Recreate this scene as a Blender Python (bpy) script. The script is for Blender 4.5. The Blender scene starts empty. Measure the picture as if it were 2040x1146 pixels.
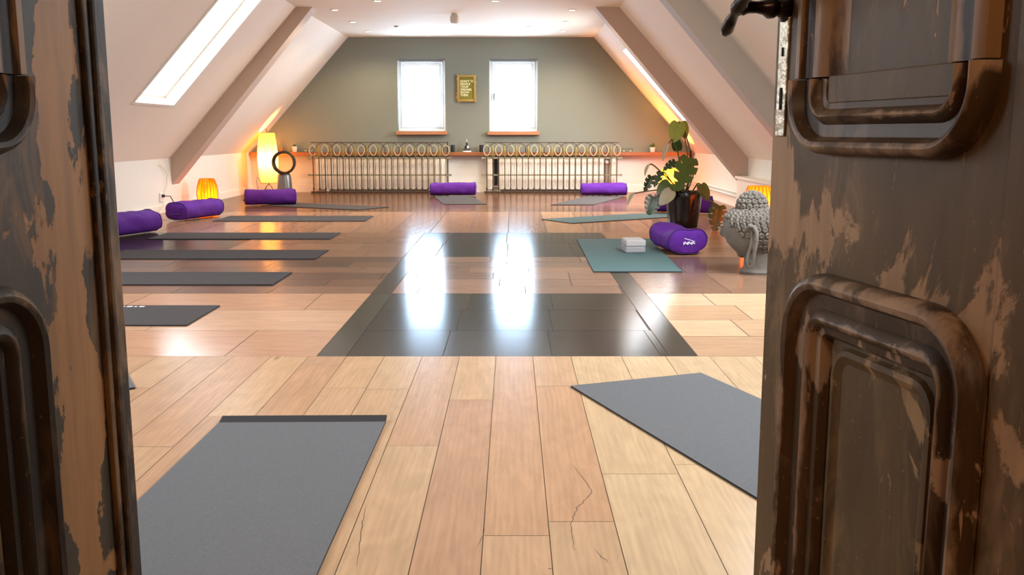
import bpy, bmesh, math, random
from mathutils import Vector, Matrix, noise
random.seed(7)
C = bpy.context.scene.collection
PI = math.pi
D = math.radians

# ---------------------------------------------------------------- camera
F, EYE = 1880.0, 1.05
PITCH = math.atan(308 / F)
cd = bpy.data.cameras.new('camera'); cam = bpy.data.objects.new('camera', cd); C.objects.link(cam)
cam.location = (0, 0, EYE); cam.rotation_euler = (PI / 2 - PITCH, 0, 0)
cd.sensor_width = 36; cd.lens = F / 2040 * 36; cd.clip_start = .02; cd.clip_end = 200
bpy.context.scene.camera = cam

def ray(x, v):
    a, b = (x - 1020) / F, -(v - 573) / F
    return Vector((a, math.cos(PITCH) + b * math.sin(PITCH), -math.sin(PITCH) + b * math.cos(PITCH)))
def G(x, v, z=0.0):
    d = ray(x, v); t = (z - EYE) / d.z
    return Vector((d.x * t, d.y * t, z))
def P(x, v, Y):
    d = ray(x, v); t = Y / d.y
    return Vector((d.x * t, Y, EYE + d.z * t))

# ---------------------------------------------------------------- materials
def lin(c):
    o = []
    for q in c:
        q /= 255.0
        o.append(q / 12.92 if q <= .04045 else ((q + .055) / 1.055) ** 2.4)
    return (*o, 1.0)

def newmat(name):
    m = bpy.data.materials.new(name); m.use_nodes = True
    nt = m.node_tree; b = nt.nodes['Principled BSDF']
    return m, nt, b
def N(nt, t, **kw):
    n = nt.nodes.new(t)
    for k, v in kw.items(): setattr(n, k, v)
    return n
def L(nt, a, b): nt.links.new(a, b)

def mat(name, c, rough=.6, metal=0, vary=.12, scale=6, bump=0, bscale=60, spec=.5, coat=0, stretch=(1, 1, 1)):
    m, nt, b = newmat(name)
    tc = N(nt, 'ShaderNodeTexCoord'); mp = N(nt, 'ShaderNodeMapping'); mp.inputs['Scale'].default_value = stretch
    L(nt, tc.outputs['Object'], mp.inputs['Vector'])
    no = N(nt, 'ShaderNodeTexNoise'); no.inputs['Scale'].default_value = scale; no.inputs['Detail'].default_value = 5
    L(nt, mp.outputs[0], no.inputs['Vector'])
    mx = N(nt, 'ShaderNodeMix', data_type='RGBA')
    c0 = lin(c)
    mx.inputs[6].default_value = tuple(min(1, q * (1 - vary)) for q in c0[:3]) + (1,)
    mx.inputs[7].default_value = tuple(min(1, q * (1 + vary)) for q in c0[:3]) + (1,)
    L(nt, no.outputs['Fac'], mx.inputs[0]); L(nt, mx.outputs[2], b.inputs['Base Color'])
    b.inputs['Roughness'].default_value = rough; b.inputs['Metallic'].default_value = metal
    b.inputs['Specular IOR Level'].default_value = spec; b.inputs['Coat Weight'].default_value = coat
    if bump:
        n2 = N(nt, 'ShaderNodeTexNoise'); n2.inputs['Scale'].default_value = bscale; n2.inputs['Detail'].default_value = 4
        L(nt, mp.outputs[0], n2.inputs['Vector'])
        bp = N(nt, 'ShaderNodeBump'); bp.inputs['Strength'].default_value = bump; bp.inputs['Distance'].default_value = .01
        L(nt, n2.outputs['Fac'], bp.inputs['Height']); L(nt, bp.outputs[0], b.inputs['Normal'])
    return m

def emis(name, c, s):
    m, nt, b = newmat(name)
    b.inputs['Base Color'].default_value = lin(c)
    b.inputs['Emission Color'].default_value = lin(c); b.inputs['Emission Strength'].default_value = s
    return m

def pane_mat(name, tint=(1, 1, 1, 1), gl=.08):
    m, nt, b = newmat(name); nt.nodes.remove(b)
    t = N(nt, 'ShaderNodeBsdfTransparent'); t.inputs[0].default_value = tint
    g = N(nt, 'ShaderNodeBsdfGlossy'); g.inputs['Roughness'].default_value = .03
    lw = N(nt, 'ShaderNodeLayerWeight'); lw.inputs[0].default_value = .5
    pw = N(nt, 'ShaderNodeMath', operation='POWER'); pw.inputs[1].default_value = 5; L(nt, lw.outputs['Facing'], pw.inputs[0])
    fr = N(nt, 'ShaderNodeMath', operation='MULTIPLY_ADD'); fr.inputs[1].default_value = .6; fr.inputs[2].default_value = .03; L(nt, pw.outputs[0], fr.inputs[0])
    mx = N(nt, 'ShaderNodeMixShader'); L(nt, fr.outputs[0], mx.inputs[0])
    L(nt, t.outputs[0], mx.inputs[1]); L(nt, g.outputs[0], mx.inputs[2])
    L(nt, mx.outputs[0], nt.nodes['Material Output'].inputs[0])
    return m

def shade_mat(name, c, glow, e, crumple=False):
    """thin coloured paper or wicker shade lit from the bulb inside"""
    m, nt, b = newmat(name); nt.nodes.remove(b)
    tc = N(nt, 'ShaderNodeTexCoord')
    no = N(nt, 'ShaderNodeTexNoise'); no.inputs['Scale'].default_value = 14 if crumple else 5
    mp = N(nt, 'ShaderNodeMapping'); mp.inputs['Scale'].default_value = (1, 1, .25) if crumple else (1, 1, 3)
    L(nt, tc.outputs['Object'], mp.inputs[0]); L(nt, mp.outputs[0], no.inputs['Vector'])
    cr = N(nt, 'ShaderNodeMix', data_type='RGBA')
    a = .45 if crumple else .85
    cr.inputs[6].default_value = tuple(q * a for q in lin(c)[:3]) + (1,); cr.inputs[7].default_value = lin(c)
    mr = N(nt, 'ShaderNodeMapRange'); mr.inputs[1].default_value = .35; mr.inputs[2].default_value = .6
    L(nt, no.outputs['Fac'], mr.inputs[0]); L(nt, mr.outputs[0], cr.inputs[0])
    tr = N(nt, 'ShaderNodeBsdfTranslucent'); df = N(nt, 'ShaderNodeBsdfDiffuse')
    L(nt, cr.outputs[2], tr.inputs[0]); L(nt, cr.outputs[2], df.inputs[0])
    mx = N(nt, 'ShaderNodeMixShader'); mx.inputs[0].default_value = .25
    L(nt, tr.outputs[0], mx.inputs[1]); L(nt, df.outputs[0], mx.inputs[2])
    em = N(nt, 'ShaderNodeEmission'); em.inputs[0].default_value = lin(glow); em.inputs[1].default_value = e
    ad = N(nt, 'ShaderNodeAddShader'); L(nt, mx.outputs[0], ad.inputs[0]); L(nt, em.outputs[0], ad.inputs[1])
    L(nt, ad.outputs[0], nt.nodes['Material Output'].inputs[0])
    return m

def floor_mat():
    m, nt, b = newmat('floor boards')
    at = N(nt, 'ShaderNodeAttribute', attribute_name='col')
    uv = N(nt, 'ShaderNodeUVMap', uv_map='UVMap')
    mp = N(nt, 'ShaderNodeMapping'); mp.inputs['Scale'].default_value = (1.6, 22, 1)
    L(nt, uv.outputs[0], mp.inputs[0])
    n1 = N(nt, 'ShaderNodeTexNoise'); n1.inputs['Scale'].default_value = 1.6; n1.inputs['Detail'].default_value = 7; n1.inputs['Distortion'].default_value = 1.4
    L(nt, mp.outputs[0], n1.inputs['Vector'])
    mp2 = N(nt, 'ShaderNodeMapping'); mp2.inputs['Scale'].default_value = (2.2, 5, 1)
    L(nt, uv.outputs[0], mp2.inputs[0])
    n2 = N(nt, 'ShaderNodeTexNoise'); n2.inputs['Scale'].default_value = 1.2; n2.inputs['Detail'].default_value = 4; n2.inputs['Distortion'].default_value = 2.5
    L(nt, mp2.outputs[0], n2.inputs['Vector'])
    # cathedral grain rings
    wv = N(nt, 'ShaderNodeTexWave', wave_type='BANDS', bands_direction='Y'); wv.inputs['Scale'].default_value = 2.2; wv.inputs['Distortion'].default_value = 9; wv.inputs['Detail'].default_value = 3; wv.inputs['Detail Scale'].default_value = .7
    mp3 = N(nt, 'ShaderNodeMapping'); mp3.inputs['Scale'].default_value = (.8, 7, 1); L(nt, uv.outputs[0], mp3.inputs[0]); L(nt, mp3.outputs[0], wv.inputs['Vector'])
    # knots
    vo = N(nt, 'ShaderNodeTexVoronoi'); vo.inputs['Scale'].default_value = 1.0
    mp4 = N(nt, 'ShaderNodeMapping'); mp4.inputs['Scale'].default_value = (1.3, 3.5, 1); L(nt, uv.outputs[0], mp4.inputs[0]); L(nt, mp4.outputs[0], vo.inputs['Vector'])
    kn = N(nt, 'ShaderNodeMapRange'); kn.inputs[1].default_value = .015; kn.inputs[2].default_value = .06; kn.inputs[3].default_value = .62; kn.inputs[4].default_value = 1
    L(nt, vo.outputs['Distance'], kn.inputs[0])
    def mr(src, lo, hi, a, z):
        r = N(nt, 'ShaderNodeMapRange'); r.inputs[1].default_value = lo; r.inputs[2].default_value = hi
        r.inputs[3].default_value = a; r.inputs[4].default_value = z; L(nt, src, r.inputs[0]); return r.outputs[0]
    def mul(a, c):
        q = N(nt, 'ShaderNodeMath', operation='MULTIPLY'); L(nt, a, q.inputs[0]); L(nt, c, q.inputs[1]); return q.outputs[0]
    f = mul(mr(n1.outputs['Fac'], .3, .7, .90, 1.06), mr(n2.outputs['Fac'], .3, .7, .92, 1.05))
    f = mul(f, mr(wv.outputs['Fac'], 0, 1, .965, 1.02)); kq = N(nt, 'ShaderNodeMath', operation='MAXIMUM'); L(nt, kn.outputs[0], kq.inputs[0]); L(nt, mr(at.outputs['Alpha'], .32, .36, 1, 0), kq.inputs[1]); f = mul(f, kq.outputs[0])
    vm = N(nt, 'ShaderNodeVectorMath', operation='SCALE'); L(nt, at.outputs['Color'], vm.inputs[0]); L(nt, f, vm.inputs['Scale'])
    L(nt, vm.outputs[0], b.inputs['Base Color'])
    rr = N(nt, 'ShaderNodeMath', operation='ADD'); L(nt, mr(at.outputs['Alpha'], .12, .40, .28, .33), rr.inputs[0]); L(nt, mr(n2.outputs['Fac'], .3, .7, -.03, .06), rr.inputs[1])
    L(nt, rr.outputs[0], b.inputs['Roughness']); b.inputs['Specular IOR Level'].default_value = 0
    cw = mr(at.outputs['Alpha'], .28, .36, .62, .34); L(nt, cw, b.inputs['Coat Weight']); L(nt, mr(at.outputs['Alpha'], .28, .36, .155, .26), b.inputs['Coat Roughness'])
    bp = N(nt, 'ShaderNodeBump'); bp.inputs['Strength'].default_value = .05; bp.inputs['Distance'].default_value = .003
    n3 = N(nt, 'ShaderNodeTexNoise'); n3.inputs['Scale'].default_value = 4.5; n3.inputs['Detail'].default_value = 1
    mp5 = N(nt, 'ShaderNodeMapping'); mp5.inputs['Scale'].default_value = (.6, 2.2, 1); L(nt, uv.outputs[0], mp5.inputs[0]); L(nt, mp5.outputs[0], n3.inputs['Vector'])
    L(nt, bp.outputs[0], b.inputs['Coat Normal'])
    L(nt, n3.outputs['Fac'], bp.inputs['Height']); L(nt, bp.outputs[0], b.inputs['Normal'])
    return m

def door_mat(name, paint, bare, dark, wear, strip=None, floor_wear=None, edge=None, rough=.42):
    """old chipped brown paint over bare wood; strip=(u0,u1): a long stripped patch"""
    m, nt, b = newmat(name)
    tc = N(nt, 'ShaderNodeTexCoord'); ob = tc.outputs['Object']
    def mapn(sc, s, det=6, dist=0., loc=(0, 0, 0)):
        mp = N(nt, 'ShaderNodeMapping'); mp.inputs['Scale'].default_value = sc; mp.inputs['Location'].default_value = loc; L(nt, ob, mp.inputs[0])
        n = N(nt, 'ShaderNodeTexNoise'); n.inputs['Scale'].default_value = s; n.inputs['Detail'].default_value = det; n.inputs['Distortion'].default_value = dist; n.inputs['Roughness'].default_value = .62
        L(nt, mp.outputs[0], n.inputs['Vector']); return n.outputs['Fac']
    def step(src, a, c):
        r = N(nt, 'ShaderNodeMapRange'); r.inputs[1].default_value = a; r.inputs[2].default_value = c; L(nt, src, r.inputs[0]); return r.outputs[0]
    def M(op, a, c):
        q = N(nt, 'ShaderNodeMath', operation=op)
        for i, s in enumerate((a, c)):
            if isinstance(s, (int, float)): q.inputs[i].default_value = s
            else: L(nt, s, q.inputs[i])
        return q.outputs[0]
    big = mapn((1, 1, .55), 7, 8, .6)
    region = mapn((1, 1, 1), 3.2, 2, 0, (3, 1, 2))
    chip = step(M('ADD', big, M('MULTIPLY', region, .55)), wear, wear + .025)
    small = step(mapn((1, 1, .35), 38, 5, .8), .665, .69)
    msk = M('MAXIMUM', chip, small)
    sx = N(nt, 'ShaderNodeSeparateXYZ'); L(nt, ob, sx.inputs[0])
    if floor_wear:
        z0, z1 = floor_wear
        zz = M('ADD', sx.outputs[2], M('MULTIPLY', sx.outputs[0], .25))
        zc = M('SUBTRACT', 1.0, M('MULTIPLY', M('ABSOLUTE', M('SUBTRACT', zz, (z0 + z1) / 2), 0), 2 / (z1 - z0)))
        band = step(M('ADD', M('MULTIPLY', zc, .22), big), .655, .68)
        msk = M('MAXIMUM', msk, band)
    if strip:
        jag = M('MULTIPLY', M('SUBTRACT', mapn((1, 1, .6), 9, 8, .4, (5, 5, 5)), .5), .22)
        uu = M('ADD', sx.outputs[0], jag)
        uz = M('ADD', uu, M('MULTIPLY', M('SUBTRACT', sx.outputs[2], .75), .0))
        w = M('ABSOLUTE', M('SUBTRACT', uz, (strip[0] + strip[1]) / 2), 0)
        st = step(w, (strip[1] - strip[0]) / 2 + .002, (strip[1] - strip[0]) / 2)
        msk = M('MAXIMUM', msk, st)
    if edge:
        ge = N(nt, 'ShaderNodeNewGeometry')
        msk = M('MAXIMUM', msk, step(M('ADD', ge.outputs['Pointiness'], M('MULTIPLY', mapn((1, 1, .3), 14, 6), .22)), edge, edge + .03))
    scuff = M('MULTIPLY', step(mapn((1, 1, .28), 15, 9, .9, (4, 4, 4)), .53, .74), .55)
    speck = M('MULTIPLY', step(mapn((1, 1, .6), 120, 3, .3, (6, 1, 4)), .66, .72), .5)
    msk = M('MAXIMUM', msk, M('MAXIMUM', scuff, speck))
    pv = N(nt, 'ShaderNodeMix', data_type='RGBA'); pv.inputs[6].default_value = lin(dark); pv.inputs[7].default_value = lin(paint)
    L(nt, step(mapn((1, 1, .2), 6, 6, .3, (9, 2, 1)), .35, .62), pv.inputs[0])
    bv = N(nt, 'ShaderNodeMix', data_type='RGBA'); bv.inputs[6].default_value = tuple(q * .68 for q in lin(bare)[:3]) + (1,); bv.inputs[7].default_value = lin(bare)
    L(nt, step(mapn((1, 1, .1), 22, 6, .3, (1, 7, 1)), .35, .6), bv.inputs[0])
    mx = N(nt, 'ShaderNodeMix', data_type='RGBA'); L(nt, msk, mx.inputs[0]); L(nt, pv.outputs[2], mx.inputs[6]); L(nt, bv.outputs[2], mx.inputs[7])
    L(nt, mx.outputs[2], b.inputs['Base Color'])
    b.inputs['Roughness'].default_value = rough; b.inputs['Specular IOR Level'].default_value = .28
    hb = M('ADD', M('MULTIPLY', msk, -.6), M('MULTIPLY', mapn((1, 1, .15), 60, 4), .35))
    bp = N(nt, 'ShaderNodeBump'); bp.inputs['Strength'].default_value = .5; bp.inputs['Distance'].default_value = .002
    L(nt, hb, bp.inputs['Height']); L(nt, bp.outputs[0], b.inputs['Normal'])
    return m

W_SLOPE = mat('warm white plaster', (240, 227, 211), .8, vary=.03, scale=2)
W_CEIL = mat('cream ceiling paint', (250, 243, 226), .75, vary=.02, scale=2)
W_BEAM = mat('beige painted beam', (196, 176, 160), .75, vary=.03, scale=2)
W_BEAMG = mat('light grey painted beam', (196, 190, 182), .75, vary=.03, scale=2)
W_WHITE = mat('white wall paint', (226, 224, 216), .7, vary=.03, scale=3)
W_GREY = mat('sage grey wall paint', (124, 129, 119), .75, vary=.05, scale=1.5)
TRIMW = mat('white gloss trim', (236, 232, 222), .4, vary=.02)
PVC = mat('white window plastic', (240, 242, 242), .3, vary=.01)
OAK = mat('reddish oak shelf', (150, 92, 52), .45, vary=.25, scale=4, stretch=(1, 6, 6))
SILLW = mat('window sill wood', (172, 118, 84), .45, vary=.2, scale=4, stretch=(1, 6, 6))
IRON = mat('rusty brown iron', (74, 58, 46), .6, metal=.4, vary=.35, scale=25, bump=.3)
IRONG = mat('verdigris iron', (136, 130, 106), .6, metal=.3, vary=.35, scale=25, bump=.3)
RINGI = mat('light catching ring iron', (186, 176, 148), .6, metal=.1, vary=.3, scale=25)  # pale tone paints the light that the rings catch
BRASSY = mat('dull yellow iron', (150, 132, 72), .55, metal=.4, vary=.3, scale=30)
RADW = mat('cream radiator enamel', (246, 238, 224), .35, vary=.04)
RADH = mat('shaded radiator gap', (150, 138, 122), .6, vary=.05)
MATG = mat('dark grey foam mat', (106, 108, 111), .75, vary=.22, scale=170, bump=.35, bscale=420, spec=.01)
MATF = mat('darkened far foam mat', (80, 77, 77), .8, vary=.08, scale=120, bump=.2, bscale=420, spec=.01)  # darker copy of the mat grey, offsets the over-bright light at the far end
MATGREEN = mat('grey green foam mat', (80, 104, 104), .7, vary=.08, scale=200, bump=.25, bscale=420, spec=.06)
MATDK = mat('mat edge and lip shade', (32, 32, 34), .8, vary=.05)
PURPLE = mat('purple cotton', (86, 34, 134), .8, vary=.10, scale=7, bump=.15, bscale=240, spec=.25)
PURPLED = mat('dark purple seam', (58, 20, 92), .8, vary=.1)
WHITEP = mat('white print', (238, 236, 240), .6, vary=.01)
STONE = mat('grey cast stone', (104, 98, 90), .85, vary=.42, scale=9, bump=.5, bscale=40)
STONEL = mat('pale worn stone', (118, 114, 107), .85, vary=.38, scale=12, bump=.5, bscale=40)
BLACKPOT = mat('black glossy pot', (12, 12, 13), .22, vary=.2, bump=.35, bscale=9)
SOIL = mat('dark soil', (40, 28, 20), .95, vary=.3, scale=40, bump=.6)
LEAF = mat('monstera green', (70, 96, 30), .35, vary=.3, scale=9)
LEAFY = mat('yellow green leaf', (140, 150, 30), .4, vary=.2, scale=9)
LEAFD = mat('dark green leaf', (44, 70, 32), .3, vary=.3, scale=9)
LEAFP = mat('pale backlit leaf', (168, 168, 140), .4, vary=.2, scale=9)
STEM = mat('green brown stem', (92, 84, 44), .6, vary=.2)
STAKE = mat('dark stake', (56, 44, 34), .8, vary=.2)
GUN = mat('gunmetal', (120, 120, 122), .34, metal=.7, vary=.05)
DKBRZ = mat('dark bronze plastic', (48, 40, 38), .35, metal=.3, vary=.08)
STEEL = mat('dark wire', (66, 56, 46), .4, metal=.8)
CORDM = mat('dark cord', (58, 50, 44), .6)
CORDL = mat('pale cord', (205, 196, 180), .6)
BLACKM = mat('black candle glass', (44, 46, 50), .3, vary=.05)
GREYBLK = mat('light grey foam block', (178, 174, 174), .85, vary=.05, scale=40, bump=.2)
GREYBLD = mat('mid grey foam block', (150, 148, 152), .85, vary=.05, scale=40, bump=.2)
DKMETAL = mat('blackened brass handle', (34, 26, 24), .25, metal=.8, vary=.3, scale=30)
SILVER = mat('worn silver plate', (178, 172, 156), .35, metal=.8, vary=.35, scale=30, bump=.4, bscale=50)
BLACK = mat('black hole', (8, 7, 6), .9, vary=.05)
GOLDF = mat('gilded frame', (176, 146, 80), .4, metal=.4, vary=.35, scale=40, bump=.4)
SIGNG = mat('olive poster', (122, 116, 34), .6, vary=.12, scale=12)
SIGNT = mat('cream lettering', (246, 240, 190), .6, vary=.01)
GLASS = pane_mat('clear glass'); PANE = pane_mat('window pane')
CLEARJ = pane_mat('jar glass', (.93, .95, .93, 1))
DETW = mat('white plastic detector', (206, 200, 190), .5, vary=.02)
LENS = emis('downlight lens', (255, 236, 200), 6)
RINGM = mat('downlight ring', (230, 222, 204), .4, vary=.02)
FLOORM = floor_mat()
GAPD = mat('dark floor joint', (70, 54, 42), .8, vary=.1)
SHADEY = shade_mat('yellow paper shade', (222, 186, 124), (255, 152, 10), .75)
SHADEO = shade_mat('orange wicker shade', (255, 140, 34), (255, 110, 4), .35, True)
SHADEC = shade_mat('orange drum shade', (255, 150, 50), (255, 110, 6), .5)
SHADEB = shade_mat('amber paper shade', (255, 170, 54), (255, 128, 8), 1.0)
DOORR = door_mat('chipped brown door paint', (88, 68, 38), (158, 126, 92), (64, 49, 28), .89, floor_wear=(.78, 1.10), rough=.5)
DOORL = door_mat('stripped brown door paint', (44, 35, 19), (124, 86, 48), (28, 20, 10), .90, strip=(.066, .158), floor_wear=(.80, 1.06), rough=.6)
DOORRM = door_mat('worn moulding paint', (68, 50, 31), (150, 126, 104), (44, 30, 17), .90, edge=.655, rough=.45)
DOORLM = door_mat('dark worn moulding', (32, 22, 12), (104, 78, 50), (18, 11, 6), .96, edge=.67, rough=.6)
DOORD = door_mat('dark brown moulding', (58, 37, 18), (128, 98, 66), (36, 21, 9), .96, edge=.67, rough=.45)
PANELR = door_mat('brown panel paint', (86, 67, 38), (146, 118, 82), (60, 46, 26), .90, rough=.5)

# ---------------------------------------------------------------- mesh helpers
def obj(name, bm, m, parent=None, smooth=False, loc=None, rotz=0):
    me = bpy.data.meshes.new(name)
    bmesh.ops.recalc_face_normals(bm, faces=bm.faces) if bm.faces else None
    bm.to_mesh(me); bm.free()
    if smooth:
        for p in me.polygons: p.use_smooth = True
        try: me.set_sharp_from_angle(angle=math.radians(40))
        except Exception: pass
    for q in (m if isinstance(m, (list, tuple)) else [m]): me.materials.append(q)
    o = bpy.data.objects.new(name, me); C.objects.link(o)
    if parent is not None: o.parent = parent
    if loc is not None: o.location = loc
    o.rotation_euler.z = rotz
    return o
def tag(o, label=None, cat=None, group=None, kind=None):
    if label: o['label'] = label
    if cat: o['category'] = cat
    if group: o['group'] = group
    if kind: o['kind'] = kind
    return o
def thing(name, label, cat, loc=(0, 0, 0), rotz=0, group=None):
    o = bpy.data.objects.new(name, None); C.objects.link(o); o.location = loc; o.rotation_euler.z = rotz
    o.empty_display_size = .1
    return tag(o, label, cat, group)
def struct(name, bm, m, parent=None, smooth=False):
    o = obj(name, bm, m, parent, smooth)
    if parent is None: o['kind'] = 'structure'
    return o
def BM(): return bmesh.new()
def box(bm, x0, x1, y0, y1, z0, z1, mi=0, bev=0):
    vs = [bm.verts.new((x, y, z)) for z in (z0, z1) for x, y in ((x0, y0), (x1, y0), (x1, y1), (x0, y1))]
    fs = [bm.faces.new([vs[i] for i in q]) for q in ((3, 2, 1, 0), (4, 5, 6, 7), (0, 1, 5, 4), (1, 2, 6, 5), (2, 3, 7, 6), (3, 0, 4, 7))]
    for f in fs: f.material_index = mi
    if bev:
        es = list({e for f in fs for e in f.edges})
        bmesh.ops.bevel(bm, geom=es, offset=bev, segments=2, affect='EDGES', profile=.5)
    return bm
def tube(bm, pts, r, n=6, caps=True):
    pts = [Vector(p) for p in pts]; rings = []
    up = Vector((0, 0, 1)); prev = None
    for i, p in enumerate(pts):
        d = (pts[min(i + 1, len(pts) - 1)] - pts[max(i - 1, 0)]).normalized()
        a = prev if prev is not None else (up if abs(d.z) < .9 else Vector((1, 0, 0)))
        s = d.cross(a)
        if s.length < 1e-5: s = d.cross(Vector((1, 0, 0)))
        s.normalize(); t = s.cross(d).normalized(); prev = t
        rr = r[i] if isinstance(r, (list, tuple)) else r
        rings.append([bm.verts.new(p + (s * math.cos(2 * PI * k / n) + t * math.sin(2 * PI * k / n)) * rr) for k in range(n)])
    for a, b in zip(rings, rings[1:]):
        for k in range(n): bm.faces.new((a[k], a[(k + 1) % n], b[(k + 1) % n], b[k]))
    if caps:
        bm.faces.new(rings[0][::-1]); bm.faces.new(rings[-1])
    return bm
def lathe(bm, prof, n=24, c=(0, 0, 0), cap0=True, cap1=True, sx=1, sy=1, mi=0):
    rings = []
    for r, z in prof:
        rings.append([bm.verts.new((c[0] + sx * r * math.cos(2 * PI * k / n), c[1] + sy * r * math.sin(2 * PI * k / n), c[2] + z)) for k in range(n)])
    for a, b in zip(rings, rings[1:]):
        for k in range(n):
            f = bm.faces.new((a[k], a[(k + 1) % n], b[(k + 1) % n], b[k])); f.material_index = mi
    if cap0: bm.faces.new(rings[0][::-1]).material_index = mi
    if cap1: bm.faces.new(rings[-1]).material_index = mi
    return bm
def torus(bm, c, R, r, ax=(0, 1, 0), n=32, k=8, sz=1.0, y0=0):
    q = Vector((0, 0, 1)).rotation_difference(Vector(ax)).to_matrix()
    rings = []
    for i in range(n):
        t = 2 * PI * i / n; row = []
        for j in range(k):
            s = 2 * PI * j / k
            row.append(bm.verts.new(Vector(c) + q @ Vector(((R + r * math.cos(s)) * math.cos(t), (R + r * math.cos(s)) * math.sin(t), r * sz * math.sin(s)))))
        rings.append(row)
    for i in range(n):
        a, b = rings[i], rings[(i + 1) % n]
        for j in range(k): bm.faces.new((a[j], a[(j + 1) % k], b[(j + 1) % k], b[j]))
    return bm
def ball(bm, c, r, seg=12, rin=8, s=(1, 1, 1)):
    m = Matrix.Translation(c) @ Matrix.Diagonal((*[r * q for q in s], 1))
    bmesh.ops.create_uvsphere(bm, u_segments=seg, v_segments=rin, radius=1, matrix=m)
    return bm
def prism(bm, poly, y0, y1):
    a = [bm.verts.new((x, y0, z)) for x, z in poly]; b = [bm.verts.new((x, y1, z)) for x, z in poly]
    bm.faces.new(a); bm.faces.new(b[::-1])
    for i in range(len(poly)):
        j = (i + 1) % len(poly); bm.faces.new((a[i], b[i], b[j], a[j]))
    return bm
def holed(bm, u0, u1, v0, v1, holes, f, reveal=None, split_v=None, mi_of=None):
    """rectangle in (u,v) with rectangular holes; f maps (u,v) to a point; reveal: a vector the holes' sides run along"""
    us = sorted({u0, u1, *[h[0] for h in holes], *[h[1] for h in holes]}); vs = sorted({v0, v1, *[h[2] for h in holes], *[h[3] for h in holes], *(split_v or [])})
    us = [u for u in us if u0 <= u <= u1]; vs = [v for v in vs if v0 <= v <= v1]
    for a, b in zip(us, us[1:]):
        for c, d in zip(vs, vs[1:]):
            mu, mv = (a + b) / 2, (c + d) / 2
            if any(h[0] < mu < h[1] and h[2] < mv < h[3] for h in holes): continue
            fa = bm.faces.new([bm.verts.new(f(*q)) for q in ((a, c), (b, c), (b, d), (a, d))])
            if mi_of: fa.material_index = mi_of(mu, mv)
    if reveal is not None:
        r = Vector(reveal)
        for h in holes:
            q = [Vector(f(*p)) for p in ((h[0], h[2]), (h[1], h[2]), (h[1], h[3]), (h[0], h[3]))]
            for i in range(4):
                a, b = q[i], q[(i + 1) % 4]
                bm.faces.new([bm.verts.new(p) for p in (a, b, b + r, a + r)]).material_index = len(mi_of.mats) - 1 if hasattr(mi_of, 'mats') else 0

# ---------------------------------------------------------------- room dimensions
XL, XR, YB, YF = -4.66, 3.23, 17.0, .95
ZC, ZK = 2.705, .71
CL, CR = -2.87, 1.43

# ---- floor
fb = BM(); cl = fb.loops.layers.float_color.new('col'); uvl = fb.loops.layers.uv.new('UVMap')
def plank(x0, x1, y0, y1, c, along='x', rough=.2, gap=.003, var=.06):
    if x1 - x0 < .02 or y1 - y0 < .01: return
    k = 1 + random.uniform(-var, var); t = random.uniform(-.02, .02)
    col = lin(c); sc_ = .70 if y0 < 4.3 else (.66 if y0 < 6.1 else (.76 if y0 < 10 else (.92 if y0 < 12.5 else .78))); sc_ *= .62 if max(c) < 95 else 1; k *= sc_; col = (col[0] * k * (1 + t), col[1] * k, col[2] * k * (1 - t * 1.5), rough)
    g = gap / 2
    vs = [(x0 + g, y0 + g), (x1 - g, y0 + g), (x1 - g, y1 - g), (x0 + g, y1 - g)]
    fa = fb.faces.new([fb.verts.new((x, y, 0)) for x, y in vs])
    ou, ov = random.uniform(0, 60), random.uniform(0, 60)
    for lp, (x, y) in zip(fa.loops, vs):
        lp[cl] = col
        lp[uvl].uv = (x + ou, y + ov) if along == 'x' else (y + ou, x + ov)
def rows_x(x0, x1, y0, y1, h, lmin, lmax, cols, rough, gap=.003, var=.07, off=None):
    n = max(1, round((y1 - y0) / h)); dy = (y1 - y0) / n
    for i in range(n):
        x = x0 - (random.uniform(0, lmax) if off is None else off[i % len(off)])
        while x < x1:
            w = random.uniform(lmin, lmax)
            plank(max(x, x0), min(x + w, x1), y0 + i * dy, y0 + (i + 1) * dy, random.choice(cols), 'x', rough, gap, var); x += w
# hall and near oak boards, running away from the door
xs = [-.427 - .18 * k for k in range(24, 0, -1)] + [-.427, -.25, -.076, .099, .28, .52] + [.52 + .21 * k for k in range(1, 14)]
xs = [x for x in xs if XL < x < XR]; xs = [XL] + xs + [XR]
oak = [(212, 173, 136), (208, 167, 132), (206, 164, 130), (213, 176, 138)]
oakl = [(218, 188, 150), (220, 190, 152)]
for a, b in zip(xs, xs[1:]):
    y = -2.4 - random.uniform(0, 1.2)
    cs = oakl if (a + b) / 2 > .28 else oak
    while y < 4.383:
        l = random.choice([1.4, 1.8, 2.1])
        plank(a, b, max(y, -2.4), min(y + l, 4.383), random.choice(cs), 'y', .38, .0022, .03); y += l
A, B = 4.383, 6.162
pink = [(214, 164, 130), (206, 156, 122), (220, 174, 138)]
tan = [(222, 184, 146), (226, 190, 152), (216, 176, 138)]
slate = [(72, 69, 63), (66, 64, 60), (78, 73, 66)]
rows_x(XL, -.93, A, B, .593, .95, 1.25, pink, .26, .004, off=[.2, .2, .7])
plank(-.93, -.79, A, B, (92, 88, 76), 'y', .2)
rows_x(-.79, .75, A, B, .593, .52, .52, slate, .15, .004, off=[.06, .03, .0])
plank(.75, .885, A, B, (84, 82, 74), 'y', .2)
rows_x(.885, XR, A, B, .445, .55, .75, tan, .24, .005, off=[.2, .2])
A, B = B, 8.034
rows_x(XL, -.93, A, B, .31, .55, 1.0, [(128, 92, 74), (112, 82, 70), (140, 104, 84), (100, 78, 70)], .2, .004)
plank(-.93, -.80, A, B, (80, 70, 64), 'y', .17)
rows_x(-.80, .75, A, B, .31, .45, .8, [(152, 118, 100), (140, 110, 94), (158, 122, 102)], .17, .006)
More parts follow.
